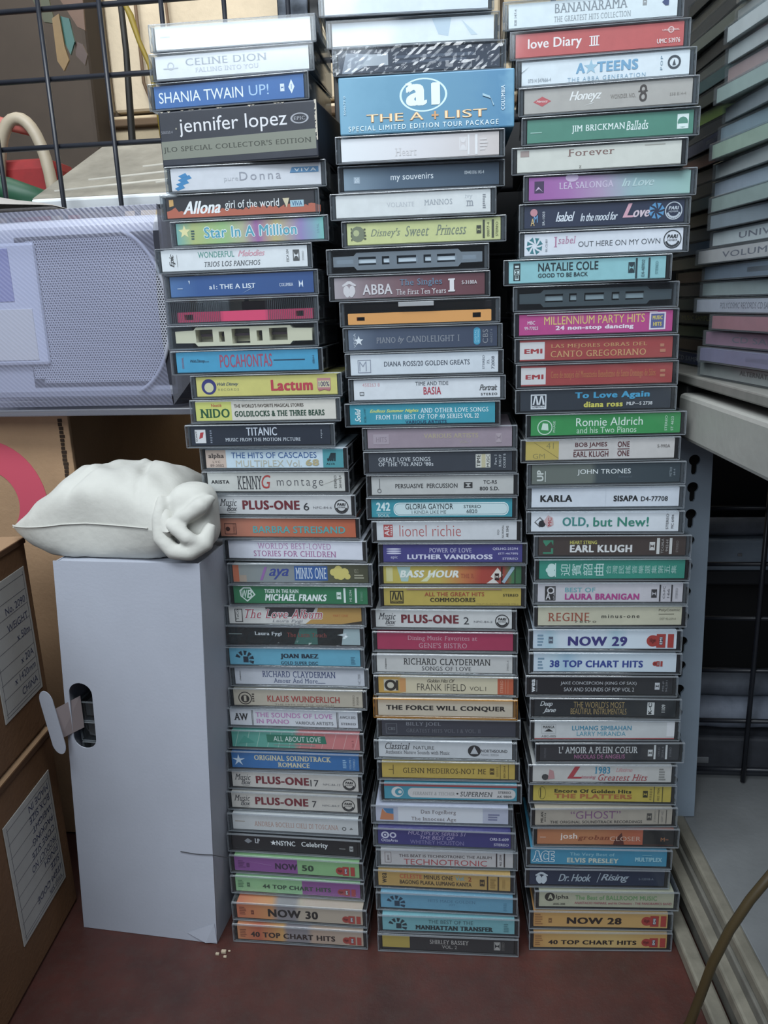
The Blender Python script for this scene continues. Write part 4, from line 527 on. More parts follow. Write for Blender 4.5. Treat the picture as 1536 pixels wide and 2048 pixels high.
def R33(p): p.t('“GHOST”', .26, .625, .38, .88, '#86547f', ''); p.t('THE ORIGINAL SOUNDTRACK RECORDINGS', .11, .785, .08, .26, '#4a4440', 'b'); p.t('MILAN', .04, .06, .15, .85, '#3a3430', 'vb'); p.tiny(.068, .08, .2, .8, '#55504a', 5); p.d(.835, .5, .46, '#4a4440'); p.r(.9, .905, .05, .95, '#4a4440'); p.r(.955, .96, .05, .95, '#4a4440'); p.t('STEREO', .868, .882, .15, .85, '#88807a', 'v'); p.t('GSP 42', .92, .935, .15, .85, '#88807a', 'v')
def R34(p): p.r(.775, 1, 0, 1, '#1f1d20'); p.p([(.57, .3), (.62, .8), (.64, 0), (.56, 0)], '#5a2a20'); p.t('josh', .17, .295, .24, .72, '#ecd8cc', 'b'); p.t('groban', .3, .53, .22, .6, '#8a3c20', 'si'); p.t('CLOSER', .535, .76, .24, .54, '#dab09c', ''); p.tiny(.02, .08, .4, .5, '#d8b09a', 1); p.t('M', .905, .935, .25, .5, '#a86a3a', 'b'); p.tiny(.94, .97, .3, .45, '#7a4a34', 1)
def R35(p): p.t('ACE', .015, .175, .16, .86, '#2b8ab0', 'hso'); p.t('The Very Best of', .29, .62, .54, .82, '#86bed0', 'b'); p.t('ELVIS PRESLEY', .27, .65, .14, .46, '#c4cbbe', 'h'); p.t('MULTIPLEX', .77, .965, .3, .58, '#9accd8', 'h'); p.tiny(.82, .92, .68, .78, '#6ab0c8', 1)
def R36(p): p.feet(.09, '#c4ccd4'); p.t('Dr. Hook', .215, .46, .25, .75, '#a6b2be', 'ci'); p.t('/', .5, .53, .2, .85, '#a6b2be', 'i'); p.t('Rising', .53, .74, .2, .78, '#a6b2be', 'ci'); p.t('S-12018-A', .81, .92, .4, .54, '#7f8c9c')
def R37(p): p.o(.08, .65, .3, '#2f2c26'); p.t('A', .065, .105, .48, .84, '#b7b498', 'h'); p.t('lpha', .125, .22, .45, .82, '#2f2c26', 'b'); p.t('ASG-200', .105, .195, .1, .24, '#3a362e', 'b'); p.t('The Best of BALLROOM MUSIC', .27, .875, .5, .8, '#6a9c5c', 'b'); p.t('ANASTACIO MAMARIL and his Orchestra - THE PANORAMICS BAND', .265, .985, .2, .36, '#ab5a64', 'b')
def R38(p): p.t('NOW 28', .25, .66, .2, .66, '#2a1810', 'h'); p.tiny(.01, .07, .1, .9, '#a06a2c', 5); p.d(.125, .42, .32, '#8a5a24'); p.emi(.81, .99, .1, .84, '#cf9a45')
def R39(p): p.t('40 TOP CHART HITS', .11, .775, .2, .5, '#2a1810', 'h'); p.tiny(.01, .07, .1, .85, '#a06a2c', 5); p.emi(.81, .99, .06, .7, '#cf9a45')
RS = [
 ('white grey-serif spine cut by the top edge', 'topmost white', '#dde5e8', 'c', R1), ('coral red spine with handwritten white words', 'coral red', '#cc5552', 'c', R2), ('white spine with light blue star lettering', 'light-blue-lettered white', '#dfe5ea', 'c', R3), ('taupe spine with a red diamond', 'taupe', '#b3aba4', 'c', R4), ('sea green spine with white serif words', 'sea green', '#468a75', 'c', R5),
 ('off-white creased spine with one brown serif word', 'off-white creased', '#d6d4c9', 'k', R6), ('magenta-to-aqua faded spine', 'magenta-to-aqua', ((0, '#a858a8'), (.25, '#b070b4'), (.45, '#b59abc'), (.65, '#98b8bc'), (1, '#9cc4ba')), 'c', R7), ('midnight blue spine with white script and rosette', 'midnight blue', '#2b334e', 'c', R8b), ('white spine with teal rosette and thin capitals', 'teal-rosette white', '#e2e4ec', 'c', R9), ('light aqua spine with bold black capitals', 'light aqua', '#8cc7cd', 'k', R10),
 'GREY', ('hot pink spine with yellow capitals', 'hot pink', '#c73d8c', 's', R12), ('brick red spine with gold serif capitals', 'higher brick red', '#ae3d3c', 's', R13), ('brick red spine with tall condensed gold letters', 'lower brick red', '#ae3d3c', 's', R14), ('charcoal blue spine with blue and yellow words', 'charcoal blue', '#303842', 's', R15),
 ('bright green spine with thin white letters', 'bright green', '#1d9647', 's', R16), ('grey-pink spine with yellow paper note', 'yellow-note', '#d1cac6', 'k', R17), ('grey-green to slate spine with white capitals', 'grey-green', ((0, '#6d746d'), (.4, '#6f766f'), (.44, '#424e56'), (1, '#37444c')), 'c', R18), ('white spine with heavy black capitals', 'black-lettered white', '#dbdfe8', 'c', R19), ('white spine with green lettering and red cube', 'green-lettered white', '#e1e4ea', 'c', R20),
 ('dark brown spine with white and yellow capitals', 'dark brown', '#483b36', 'c', R21), ('jade green spine with oriental characters', 'jade green', '#12927d', 'k', R22), ('grey-white spine with magenta capitals', 'magenta-lettered', '#cdc7cd', 'c', R23), ('pale khaki spine with rust serif capitals', 'pale khaki', '#cdc6aa', 's', R24),
 ('cloudy blue-white spine with purple numerals', 'higher cloudy blue', ((0, '#d0dbe8'), (.12, '#b4d0de'), (.2, '#d6e0ea'), (.5, '#d4e0ea'), (.58, '#b8d4e0'), (.66, '#d8e2ec'), (1, '#dbe3ec')), 's', R25), ('cloudy blue-white spine with blue capitals', 'lower cloudy blue', ((0, '#d0dbe8'), (.15, '#c4dae6'), (.24, '#a9cade'), (.34, '#cfdfea'), (1, '#d6e0ea')), 's', R26), ('black spine with two thin white lines', 'thin-lettered black', '#1e1e23', 'k', R27), ('black spine with gold art-deco letters', 'gold-lettered black', '#23282d', 'k', R28),
 ('white spine with blue capitals and white tab', 'white-tabbed', '#d1d1d1', 'k', R29), ('charcoal spine with white serif and pink lines', 'charcoal', '#333338', 'k', R30), ('off-white spine with red script', 'red-script', '#cbc7c2', 's', R31), ('bright yellow spine with black and orange lines', 'bright yellow', '#c7ae1d', 'k', R32), ('grey-beige spine with purple capitals', 'grey-beige', '#b1a495', 'k', R33), ('orange spine with black end', 'black-ended orange', ((0, '#bf7444'), (.4, '#c27c48'), (.6, '#bb6a40'), (.78, '#c05c3a'), (1, '#c05c3a')), 'k', R34),
 ('cerulean blue spine with outlined white letters', 'cerulean', '#2c90b3', 'k', R35), ('navy spine with white footprints', 'navy footprint', '#202e48', 'k', R36), ('olive-beige spine with green and red lines', 'olive-beige', '#b5b296', 's', R37), ('amber spine with two large dark numerals', 'higher amber', ((0, '#c88a3c'), (.1, '#cf9a48'), (1, '#d2a456')), 'k', R38), ('amber spine with small dark capitals', 'lower amber', ((0, '#c88a3c'), (.1, '#cf9c48'), (.6, '#d8b060'), (1, '#d2a04c')), 'k', R39)]
# ---------------------------------------------------------------- cassette cases
CLR = clear('clear_plastic', '#f7f9fa', .08, haze=.012)
CLR_TRAY = clear('clear_tray_plastic', '#cdd2d6', .12, haze=.16, hazecol='#9aa0a6')
SMOKE = clear('smoked_plastic', '#6f757c', .14, haze=.3, hazecol='#3c4046')
AMBER = clear('amber_plastic', '#e2b878', .12, haze=.4, hazecol='#b98a45')
EDGE = clear('clear_plastic_edge', '#d4d8dc', .12, haze=.3, hazecol='#aeb4ba')
BLACK = mat('black_plastic', '#17181b', .35)
FILM = clear('shrink_film', '#f2f4f6', .06, haze=.01, bump=.35, bscale=70, ior=1.5)
DARKTAPE = mat('tape_shell_dark', '#26282c', .45); PALETAPE = mat('tape_shell_pale', '#9a9c9e', .45)
TRAYS = {'c': CLR_TRAY, 's': SMOKE, 'k': BLACK, 'a': AMBER}

def lid_mesh():
    m = MB(); m.bbox(-54.5, 54.5, 0, 1.2, .3, 16.75, .55, edge=1)
    m.bbox(-54.5, 54.5, 1.2, 69.6, 15.75, 16.8, .3, seg=1, edge=1)
    for s in (-1, 1): m.bbox(min(s * 53.4, s * 54.5), max(s * 53.4, s * 54.5), 1.1, 20, 1.5, 15.8, .25, seg=1, edge=1)
    return m.mesh('lid')
def tray_mesh():
    m = MB(); m.bbox(-53.2, 53.2, 1.4, 69.8, .2, 1.4, .3, seg=1); m.box(-53.2, 53.2, 68.7, 69.8, 1.4, 15.6)
    for s in (-1, 1):
        m.box(min(s * 52.1, s * 53.2), max(s * 52.1, s * 53.2), 2.2, 68.7, 1.4, 15.4)
        m.bbox(min(s * 51.3, s * 53.1), max(s * 51.3, s * 53.1), 1.5, 4.5, 1.4, 15.4, .3, seg=1)
    return m.mesh('tray')
def card_mesh():
    m = MB(); m.box(-50.8, 50.8, 2.0, 2.3, 2.0, 15.1); m.box(-50.8, 50.8, 2.3, 66, 15.15, 15.4); m.box(-50.8, 50.8, 2.3, 18, 1.6, 1.85)
    return m.mesh('inlay_card')
def pin_mesh():
    m = MB()
    for k in range(1): m.tube([(-1.0, 0, 0), (.35, 0, 0)], 1.7, 10)
    return m.mesh('hinge_pin')
def tape_mesh():
    m = MB(); m.bbox(-50, 50, 4.2, 66, 2.6, 14.2, .8, seg=1); return m.mesh('tape')
LID, TRAY, CARD, PIN, TAPE = lid_mesh(), tray_mesh(), card_mesh(), pin_mesh(), tape_mesh()
_spares = []
def case(x, y, a, z, h, label, group, card, kind, fn, cat='cassette', small=False):
    t = thing('cassette_case', label, cat, (x, y, z), math.radians(a), group); t.scale = (1, 1, h / 17.0)
    mobj('lid', LID, [CLR, AMBER if kind == 'a' else EDGE], t); mobj('tray', TRAY, TRAYS[kind], t)
    for s in (-1, 1): mobj('hinge_pin', PIN, CLR_TRAY if kind != 'a' else AMBER, t, (s * 54.2, 5.2, 8.4), (0, 0, 0 if s > 0 else math.pi))
    if card is not None:
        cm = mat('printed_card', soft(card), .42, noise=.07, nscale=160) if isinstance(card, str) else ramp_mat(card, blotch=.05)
        c = mobj('inlay_card', CARD, cm, t); mobj('tape', TAPE, DARKTAPE if kind == 'k' else PALETAPE, t)
        p = Print(y=1.96); fn(p); p.make(c, 2.05)
    return t
def film(t, seed, x0=-54.4, x1=54.4, z0=.4, z1=16.6, wrap=True):
    """loose crumpled clear wrap over the spine"""
    rnd = random.Random(seed); nx, nz = 46, 8; m = MB(); vs = []; fs = []
    for j in range(nz + 1):
        for i in range(nx + 1):
            e = 0 if i in (0, nx) else 1
            vs.append((x0 + (x1 - x0) * i / nx, -.25 - e * (rnd.random() ** 2) * 1.1, z0 + (z1 - z0) * j / nz))
    for j in range(nz):
        for i in range(nx): a = j * (nx + 1) + i; fs.append((a, a + 1, a + nx + 2, a + nx + 1))
    m.add(vs, fs); build(m, 'shrink_wrap', FILM, t)
def edge_tape(t, outline, holes, y0, col, depth=56, name='tape', m=None, back=True):
    mm = m or mat('tape_shell', col, .4)
    o = holed(name, outline, holes, y0, y0 + depth, mm, t)
    return o
GROUPS = {0: 'cassettes in the left stack', 1: 'cassettes in the middle stack', 2: 'cassettes in the right stack'}
WHERE = {0: 'left stack', 1: 'middle stack', 2: 'right stack'}
SPECIAL = {'RED': ('ribbed clear case with a red cassette inside', 'red-tape clear'), 'CREAM': ('clear case with a cream cassette edge inside', 'cream-tape'), 'CLEAR': ('clear case with a see-through grey cassette inside', 'see-through'),
           'ORANGE': ('clear case with an orange cassette inside', 'orange-tape'), 'GREY': ('murky clear case with a dim grey cassette inside', 'murky grey-tape')}
BOXES = {0: ('dark navy worn card box with silver lettering', 'worn navy box'), 1: ('blue card box with an oval emblem', 'blue oval-emblem box')}
def special(t, k):
    if k == 'RED':
        edge_tape(t, rrect(-47, 50, 1.8, 8.6, .5), [[(-42, 3.4), (-36, 3.4), (-36, 7), (-42, 7)], [(38, 3.6), (43.5, 3.6), (43.5, 7.2), (38, 7.2)]], 2.2, '#dc4a70', 60)
        m = MB(); [m.box(-53 + i * 1.35, -52.55 + i * 1.35, 1.2, 1.7, 1.5, 15.4) for i in range(79) if not 27 < i < 53]; build(m, 'ribbing', CLR_TRAY, t)
        for x in (-15, 17.5): build(MB().bbox(x - .7, x + .7, .9, 3.5, 1.5, 15.6, .3), 'divider', CLR, t)
        build(MB().bbox(-9, 17, 30, 60, 9, 14.8, .5), 'liner', mat('dark_liner', '#3a2430', .5), t)
    elif k == 'CREAM':
        out = [(-49.5, 4.8), (-35.5, 4.6), (-33.5, 2.4), (33.5, 2.2), (35.5, 4.4), (49.5, 4.4), (49.5, 12.6), (35.5, 13), (34, 14.8), (-34, 15.2), (-36, 13.2), (-49.5, 12.8)]
        H = [[(-34.5, 5), (-22, 5), (-22, 13.6), (-34.5, 13.6)], [(-17.5, 5), (-13.5, 5), (-13.5, 12), (-17.5, 12)], [(-8, 3.6), (5, 3.6), (5, 13.6), (-8, 13.6)], [(10, 5), (14, 5), (14, 12), (10, 12)], [(19, 5), (32, 5), (32, 13.4), (19, 13.4)]]
        edge_tape(t, out, H, 3, '#cfcbb2', 10); edge_tape(t, rrect(-49.5, 49.5, 4.6, 12.8, .8), [], 14, '#b9b59c', 50, 'tape_body')
        build(MB().bbox(-33, 31, 9, 13.4, 8.6, 10.4, .2), 'magnetic_ribbon', mat('magnetic_ribbon', '#4a3a44', .35), t)
    elif k in ('CLEAR', 'GREY'):
        out = [(-50, 5.4), (-36, 5.2), (-34, 3), (34, 3), (36, 5.2), (50, 5.4), (50, 11.8), (36, 12), (34, 14), (-34, 14), (-36, 12), (-50, 11.8)]
        H = [[(a, 6), (b, 6), (b, 11.2), (a, 11.2)] for a, b in ((-33, -21), (-17, -12), (-7, 6), (11, 16), (20, 32))]
        mm = clear('clear_tape_shell', '#cdd4da', .1, haze=.5, hazecol='#a4aeb8') if k == 'CLEAR' else clear('murky_tape_shell', '#7a8488', .2, haze=.55, hazecol='#5c686e')
        edge_tape(t, out, H, 2, '#aaaaaa', 9, 'tape', mm); edge_tape(t, rrect(-50, 50, 5.4, 11.8, .8), [], 12, '#aaa', 50, 'tape_body', mat('grey_tape_body', '#7a848e' if k == 'CLEAR' else '#414b52', .5))
        sl = mat('silver_liner', '#c6d0d8' if k == 'CLEAR' else '#86949a', .3)
        for a, b in ((-48, -36.5), (-33, -21), (-16, -12), (-6, 7), (12, 16), (20, 33), (37, 46)): build(MB().bbox(a, b, 3.5, 4.9, 7.2 if k == 'CLEAR' else 6.8, 9.8 if k == 'CLEAR' else 10, .2), 'pressure_pad', sl, t)
    elif k == 'ORANGE':
        edge_tape(t, rrect(-49, 48.5, 1.7, 9.0, .5), [[(-43, 4.2), (-37.5, 4.2), (-37.5, 6.6), (-43, 6.6)], [(36, 4), (41.5, 4), (41.5, 7.2), (36, 7.2)]], 2.2, '#e2a25e', 60)
        build(MB().bbox(-14, 10, -.6, .2, 12.6, 15.6, .25), 'adhesive_tab', clear('tab_tape', '#c6c8ca', .2, haze=.5), t)
        build(MB().bbox(-50, 50, 30, 66, 10, 15, .5), 'liner', mat('dark_liner', '#2c2a30', .5), t)
def worn_box(t, si, h):
    if si == 0:
        m = MB(); m.bbox(-53.8, 54.2, 0, 71, .2, h - .2, 1.1)
        b = build(m, 'slipcase', mat('navy_card', '#252a35', .55, noise=.25, nscale=60), t)
        p = Print(107, h - .6, -.02); p.p([(.005, .13), (.995, .15), (.995, .5), (.005, .46)], '#6e7468'); p.t('jennifer lopez', .13, .82, .52, .86, '#c2c6cc', ''); p.t('JLO SPECIAL COLLECTOR\'S EDITION', .015, .965, .24, .36, '#33382f', 's')
        p.o(.9, .7, .095, '#8d929c', .02, 26, 1.9); p.t('EPIC', .865, .935, .67, .73, '#8d929c', 's'); p.t('500550.4', .01, .085, .6, .65, '#7d828c'); p.o(.11, .68, .02, '#77756c', 0, 7)
        p.make(b, .3)
        w = MB(); rnd = random.Random(3)
        for i in range(26):
            z = h * .3 + i * h * .68 / 26; a = .5 + rnd.random() * 1.2; w.add([(54.3 - a, -.15, z), (54.35, -.1, z + .2), (54.3, -.1, z + 1.4), (54.0 - a * rnd.random(), -.15, z + 1.3)], [(0, 1, 2, 3)])
        for i in range(44):
            x = -53 + i * 2.45
            if rnd.random() < .72: continue
            x += rnd.random(); w.add([(x, -.12, h - .35), (x + 2.3, -.12, h - .35), (x + 1.4, -.12, h - .6 - rnd.random() * .9)], [(0, 1, 2)])
        build(w, 'torn_edge', mat('bare_paper', '#b5b0a4', .8), b)
        build(MB().bbox(-53.6, 54.0, .3, 70.6, .05, 1.0, .2), 'inner_tray', mat('inner_card', '#17191c', .6), t)
    else:
        m = MB(); m.bbox(-55.5, 55.5, 0, 71, .2, h - .2, .9); b = build(m, 'slipcase', ramp_mat(((0, '#5f9ab8'), (.3, '#4f8cab'), (.75, '#4a86a8'), (.93, '#3f7ea6'), (1, '#5a94b4')), lo=-.0555, hi=.0555, blotch=.25, rough=.45), t)
        p = Print(111, h - .6, -.02); p.o(.485, .63, .29, '#bcdbe6', .025, 36, 1.55); p.t('a', .385, .505, .45, .82, '#cfdfe2', 'h'); p.r(.385, .42, .8, .84, '#cfdfe2'); p.t('1', .53, .58, .45, .83, '#cfdfe2', 'h')
        p.t('THE A', .155, .485, .2, .34, '#c9935a', 'b'); p.t('LIST', .605, .845, .2, .34, '#c9935a', 'b'); p.r(.53, .57, .255, .285, '#c9935a'); p.r(.545, .555, .2, .34, '#c9935a')
        p.t('THE A', .158, .482, .205, .335, '#e6d2a6', 'w'); p.t('LIST', .608, .842, .205, .335, '#e6d2a6', 'w')
        p.t('SPECIAL LIMITED EDITION TOUR PACKAGE', .05, .91, .06, .145, '#d6e6ec', 'x'); p.t('504679 0', .025, .038, .35, .68, '#a9c9d6', 'v'); p.t('COLUMBIA', .925, .945, .3, .72, '#cfe0e8', 'vs'); p.p([(.82, .6), (.86, .55), (.885, .4), (.88, .38), (.87, .5), (.82, .56)], '#8fb6c8')
        p.make(b, .3)
OBJ_CASES = []
for si, data in enumerate((LS, MS, RS)):
    xs, ys, as_, hs = FIT[si]; n = len(data); assert n == len(xs), (si, n, len(xs))
    shorts = []
    for i, d in enumerate(data): shorts.append(BOXES[si][1] if d is None else SPECIAL[d][1] + ' case' if isinstance(d, str) else d[1] + ' one')
    z = 0.0
    for i in range(n - 1, -1, -1):
        d = data[i]; h = hs[i]
        nb = f'above the {shorts[i + 1]}' if i < n - 1 else 'standing on the red floor'
        if d is None:
            lab = f'{BOXES[si][0]}, in the {WHERE[si]} of cassettes'
            t = thing('cassette_box_set', lab, 'box set', (xs[i], ys[i], z), math.radians(as_[i])); worn_box(t, si, h)
        elif isinstance(d, str):
            t = case(xs[i], ys[i], as_[i], z, h, f'{SPECIAL[d][0]}, {WHERE[si]}, {nb}', GROUPS[si], None, 'c', None); special(t, d)
        else:
            lab = f'{d[0]} cassette, {WHERE[si]}, {nb}'
            if len(lab.replace(chr(44), chr(32)).split()) > 16: lab = f'{d[0]}, {WHERE[si]}, {nb}'
            t = case(xs[i], ys[i], as_[i], z, h, lab, GROUPS[si], d[2], d[3], d[4])
            if d[1] in ('cling-wrapped', 'shrink-wrapped black'): film(t, i)
        z += h
# ---------------------------------------------------------------- things beside and behind the stacks
BW = mat('black_wire', '#23262e', .4, spec=.5, noise=.3, nscale=60)
def grid(name, label, x0, x1, z0, z1, y, xs, zs, tilt=0, lean=0):
    t = thing(name, label, 'wire grid', (0, y, 0), tilt)
    for x in xs: build(MB().tube([(x, 0, z0), (x + lean * (z1 - z0), 0, z1)], 2.1, 6), 'upright_wire', BW, t)
    for z in zs: build(MB().tube([(x0, 3.6, z), (x1, 3.6, z)], 2.1, 6), 'cross_wire', BW, t)
    return t
grid('wire_grid', 'black square wire grid standing behind the left stack and the blue sleeve', -455, 190, 416, 780, 142, [-449.5 + 50.8 * i for i in range(13)], [423 + 51 * i for i in range(7)])
grid('wire_grid', 'black wire grid under the rack shelf beside the slotted post', 232, 450, 62, 383, 112, [238 + 50 * i for i in range(5)], [72 + 49 * i for i in range(7)])
pb = thing('flat_bar_post', 'worn black steel flat bar post above the left stack', 'post', (-94, 158, 0))
build(MB().bbox(-12, 13, 0, 6, 0, 800, 1), 'bar', mat('worn_black_steel', '#5a616b', .5, metal=.6, noise=.7, nscale=45), pb)
build(MB().bbox(14, 22, -2, 12, 0, 800, 1), 'angle_edge', mat('black_steel', '#0c0d10', .5), pb)
build(MB().bbox(31, 38, -2, 6, 0, 800, 1), 'slim_rod', mat('black_steel', '#0c0d10', .5), pb)

# cardboard carton with the pink ring
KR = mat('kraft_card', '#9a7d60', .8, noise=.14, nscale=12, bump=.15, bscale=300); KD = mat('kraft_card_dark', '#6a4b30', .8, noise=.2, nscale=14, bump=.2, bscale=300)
c1 = thing('cardboard_carton', 'large kraft cardboard carton with a big pink ring print behind the pillow', 'carton', (-400, 90, 0))
build(MB().bbox(-110, 102, 0, 330, 0, 408, 2), 'body', KR, c1)
build(MB().bbox(-110, 110, -5, -.5, 2, 412, .8), 'front_flap', KR, c1)
m = MB(); rnd = random.Random(5)
for i in range(120): z = 4 + i * 3.36; m.box(101 + rnd.random() * .8, 104.2 + rnd.random() * 1.4, -5.8, -3, z, z + 2.6)
build(m, 'corrugated_slit', mat('corrugation_shadow', '#2a1c10', .9), c1)
ring = []; A = [math.radians(a) for a in range(-40, 205, 7)]
ring = [(30 + 52 * math.cos(a), 334 + 56 * math.sin(a)) for a in A] + [(30 + 26 * math.cos(a), 334 + 29 * math.sin(a)) for a in A[::-1]]
build(MB().prism(ring, -5.5, -5.05), 'printed_ring', mat('pink_print', '#b5475a', .7), c1)
build(MB().bbox(-110, 110, -4.8, 330, 408.5, 411.5, .8), 'top_flap', KR, c1)

# two brown cartons with shipping stickers, seen along their side
def carton(label, z0, z1, loc, stick, text_up):
    t = thing('shipping_carton', label, 'carton', (loc[0], loc[1], z0), math.radians(4.5))
    h = z1 - z0
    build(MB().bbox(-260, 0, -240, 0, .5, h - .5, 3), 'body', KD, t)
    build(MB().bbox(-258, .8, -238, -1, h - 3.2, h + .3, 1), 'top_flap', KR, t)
    build(MB().bbox(-20, 1.4, -238, -2, h * .97, h * 1.0, .5), 'flap_edge', mat('torn_kraft', '#4a2f18', .9), t)
    y0, y1, a, b = stick
    s = build(MB().bbox(.2, .9, y0, y1, a, b, .3), 'shipping_label', mat('sticker_paper', '#a9a8a4', .6, noise=.08, nscale=50), t)
    m = MB(); w = y1 - y0; n = 9
    for i in range(n): z = a + (b - a) * (i + .5) / n; m.box(.92, 1.0, y0 + 3, y1 - 3, z, z + .35)
    m.box(.92, 1.0, y0 + 4, y0 + 4.4, a + 3, b - 3); m.box(.92, 1, y0 + 3, y1 - 3, a + 3, a + 3.4); m.box(.92, 1, y1 - 3.4, y1 - 3, a + 3, b - 3)
    build(m, 'ruled_line', mat('label_ink', '#55555a', .6), s)
    lines = [('WEIGHT', .62), ('x 20A', .3), ('x 50m', .5), ('x 1420mm', .18), ('CHINA', .05), ('No. 2090', .76)] if not text_up else [('BOX SIZE', .8), ('WEIGHT', .7), ('PACKING', .6), ('CORE SIZE', .5), ('PRODUCT NO', .4), ('FINISH', .3), ('SIZE', .2), ('ITEM CODE', .1), ('MADE IN', .9), ('Vinyl Silk', .02)]
    mm = MB()
    for tx, q in lines:
        vs, fs, (xa, xb, ya, yb) = glyphs(tx, '' if text_up else '')
        hh = (b - a) / n * .5; wl = min(w * .55, hh * (xb - xa) / (yb - ya)); zz = a + 4 + (b - a - 8) * q
        if text_up: mm.add([(1.05, y1 - 6 - wl * (x - xa) / (xb - xa), zz + hh - hh * (y - ya) / (yb - ya)) for x, y, q_ in vs][:], fs)
        else: mm.add([(1.05, y1 - 6 - wl + wl * (x - xa) / (xb - xa), zz + hh * (y - ya) / (yb - ya)) for x, y, q_ in vs], fs)
    build(mm, 'label_text', mat('label_ink_blue', '#3a3f5a', .6), s)
    return t
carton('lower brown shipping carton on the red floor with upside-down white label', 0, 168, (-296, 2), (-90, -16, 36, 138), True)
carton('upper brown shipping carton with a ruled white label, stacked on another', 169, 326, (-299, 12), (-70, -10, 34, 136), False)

# white card box with the punched hand hole
wb = thing('white_card_box', 'tall white card box with a punched hand hole beside the left stack', 'box', (-214, -34, 0), math.radians(-4.8))
WC = mat('white_card', '#a6abb7', .6, noise=.07, nscale=12, bump=.05, bscale=420); WI = mat('card_inside', '#6e625c', .8)
def lean(x, z): return x + 20 * z / 320
hx, h0, h1, r = -56, 169, 224, 8.5
hole = [(lean(hx + 10 + 9.5 * math.cos(math.radians(a)), 200), h1 - 9 + 9 * math.sin(math.radians(a))) for a in range(0, 181, 15)] + [(lean(hx + 10 + 9.5 * math.cos(math.radians(a)), 170), h0 + 9 + 9 * math.sin(math.radians(a))) for a in range(180, 361, 15)]
fp = holed('front_panel', [(-62, .3), (55, .3), (lean(52, 320), 321), (lean(-60, 320), 320)], [hole], 0, .9, [WC], wb)
def slab(name, pts, y0, y1, m): return build(MB().prism(pts, y0, y1), name, m, wb)
slab('side_panel', [(54, .3), (55, .3), (lean(52, 320), 321), (lean(51, 320), 321)], 1, 96, WC)
slab('side_panel', [(-62, .3), (-61, .3), (lean(-59, 320), 319), (lean(-60, 320), 319)], 1, 96, WC)
slab('back_panel', [(-61, .3), (54, .3), (lean(51, 320), 318), (lean(-59, 320), 318)], 95, 96, WC)
slab('bottom_panel', [(-61, .3), (54, .3), (54, 1.2), (-61, 1.2)], 1, 95, WC)
slab('top_panel', [(lean(-59, 317), 317), (lean(51, 317), 317), (lean(51, 318), 318.4), (lean(-59, 318), 318.4)], 1, 95, WC)
slab('inner_shelf', [(-49, 150), (60, 150), (60, 151.5), (-49, 151.5)], 3, 92, WI)
nk = MB(); nk.add([(-39.5, 8, 209), (-40, 8, 182), (-50, -9, 181), (-51, -9, 206)], [(0, 1, 2, 3)])
hf = build(nk, 'hole_flap', mat('flap_underside', '#8a7f80', .7), wb)
fl = [(-50.5 + 5.5 * math.cos(math.radians(a)), 195 + 17 * (1 if math.sin(math.radians(a)) > 0 else -1) * 1 + 9 * math.sin(math.radians(a))) for a in range(0, 360, 15)]
fl = [(x + (195 - z) * .13 - 3, z) for x, z in fl]
build(MB().prism(fl, -10, -9.4), 'flap_tongue', WC, hf)
crumple = MB(); crumple.add([(30, -.4, 8), (54.6, -.5, 20), (55.4, -.6, 2), (46, -1.6, 1.2)], [(0, 1, 3), (1, 2, 3)]); build(crumple, 'dented_corner', WC, wb)
build(MB().tube([(33 + i * 1.6, -.5 - (.0 if i < 16 else (i - 16) * .5), 84.5 - 2.2 * math.sin(i / 26 * math.pi) + i * .12) for i in range(27)], .28, 5), 'ink_line', mat('black_thread', '#17171a', .7), wb)
for k in range(3):
    lab = ['lowest', 'middle', 'top'][k] + ' grey cassette case seen through the hand hole of the white box'
    t = thing('cassette_case', lab, 'cassette', (-205.2, -25.6, 151.8 + 17.2 * k), math.radians(-4.8), 'cassettes inside the white card box')
    t.scale = (.97, .97, 1); mobj('lid', LID, [CLR, EDGE], t); mobj('tray', TRAY, SMOKE, t); mobj('tape', TAPE, mat('tape_shell_grey', '#3c3c3e', .5), t)

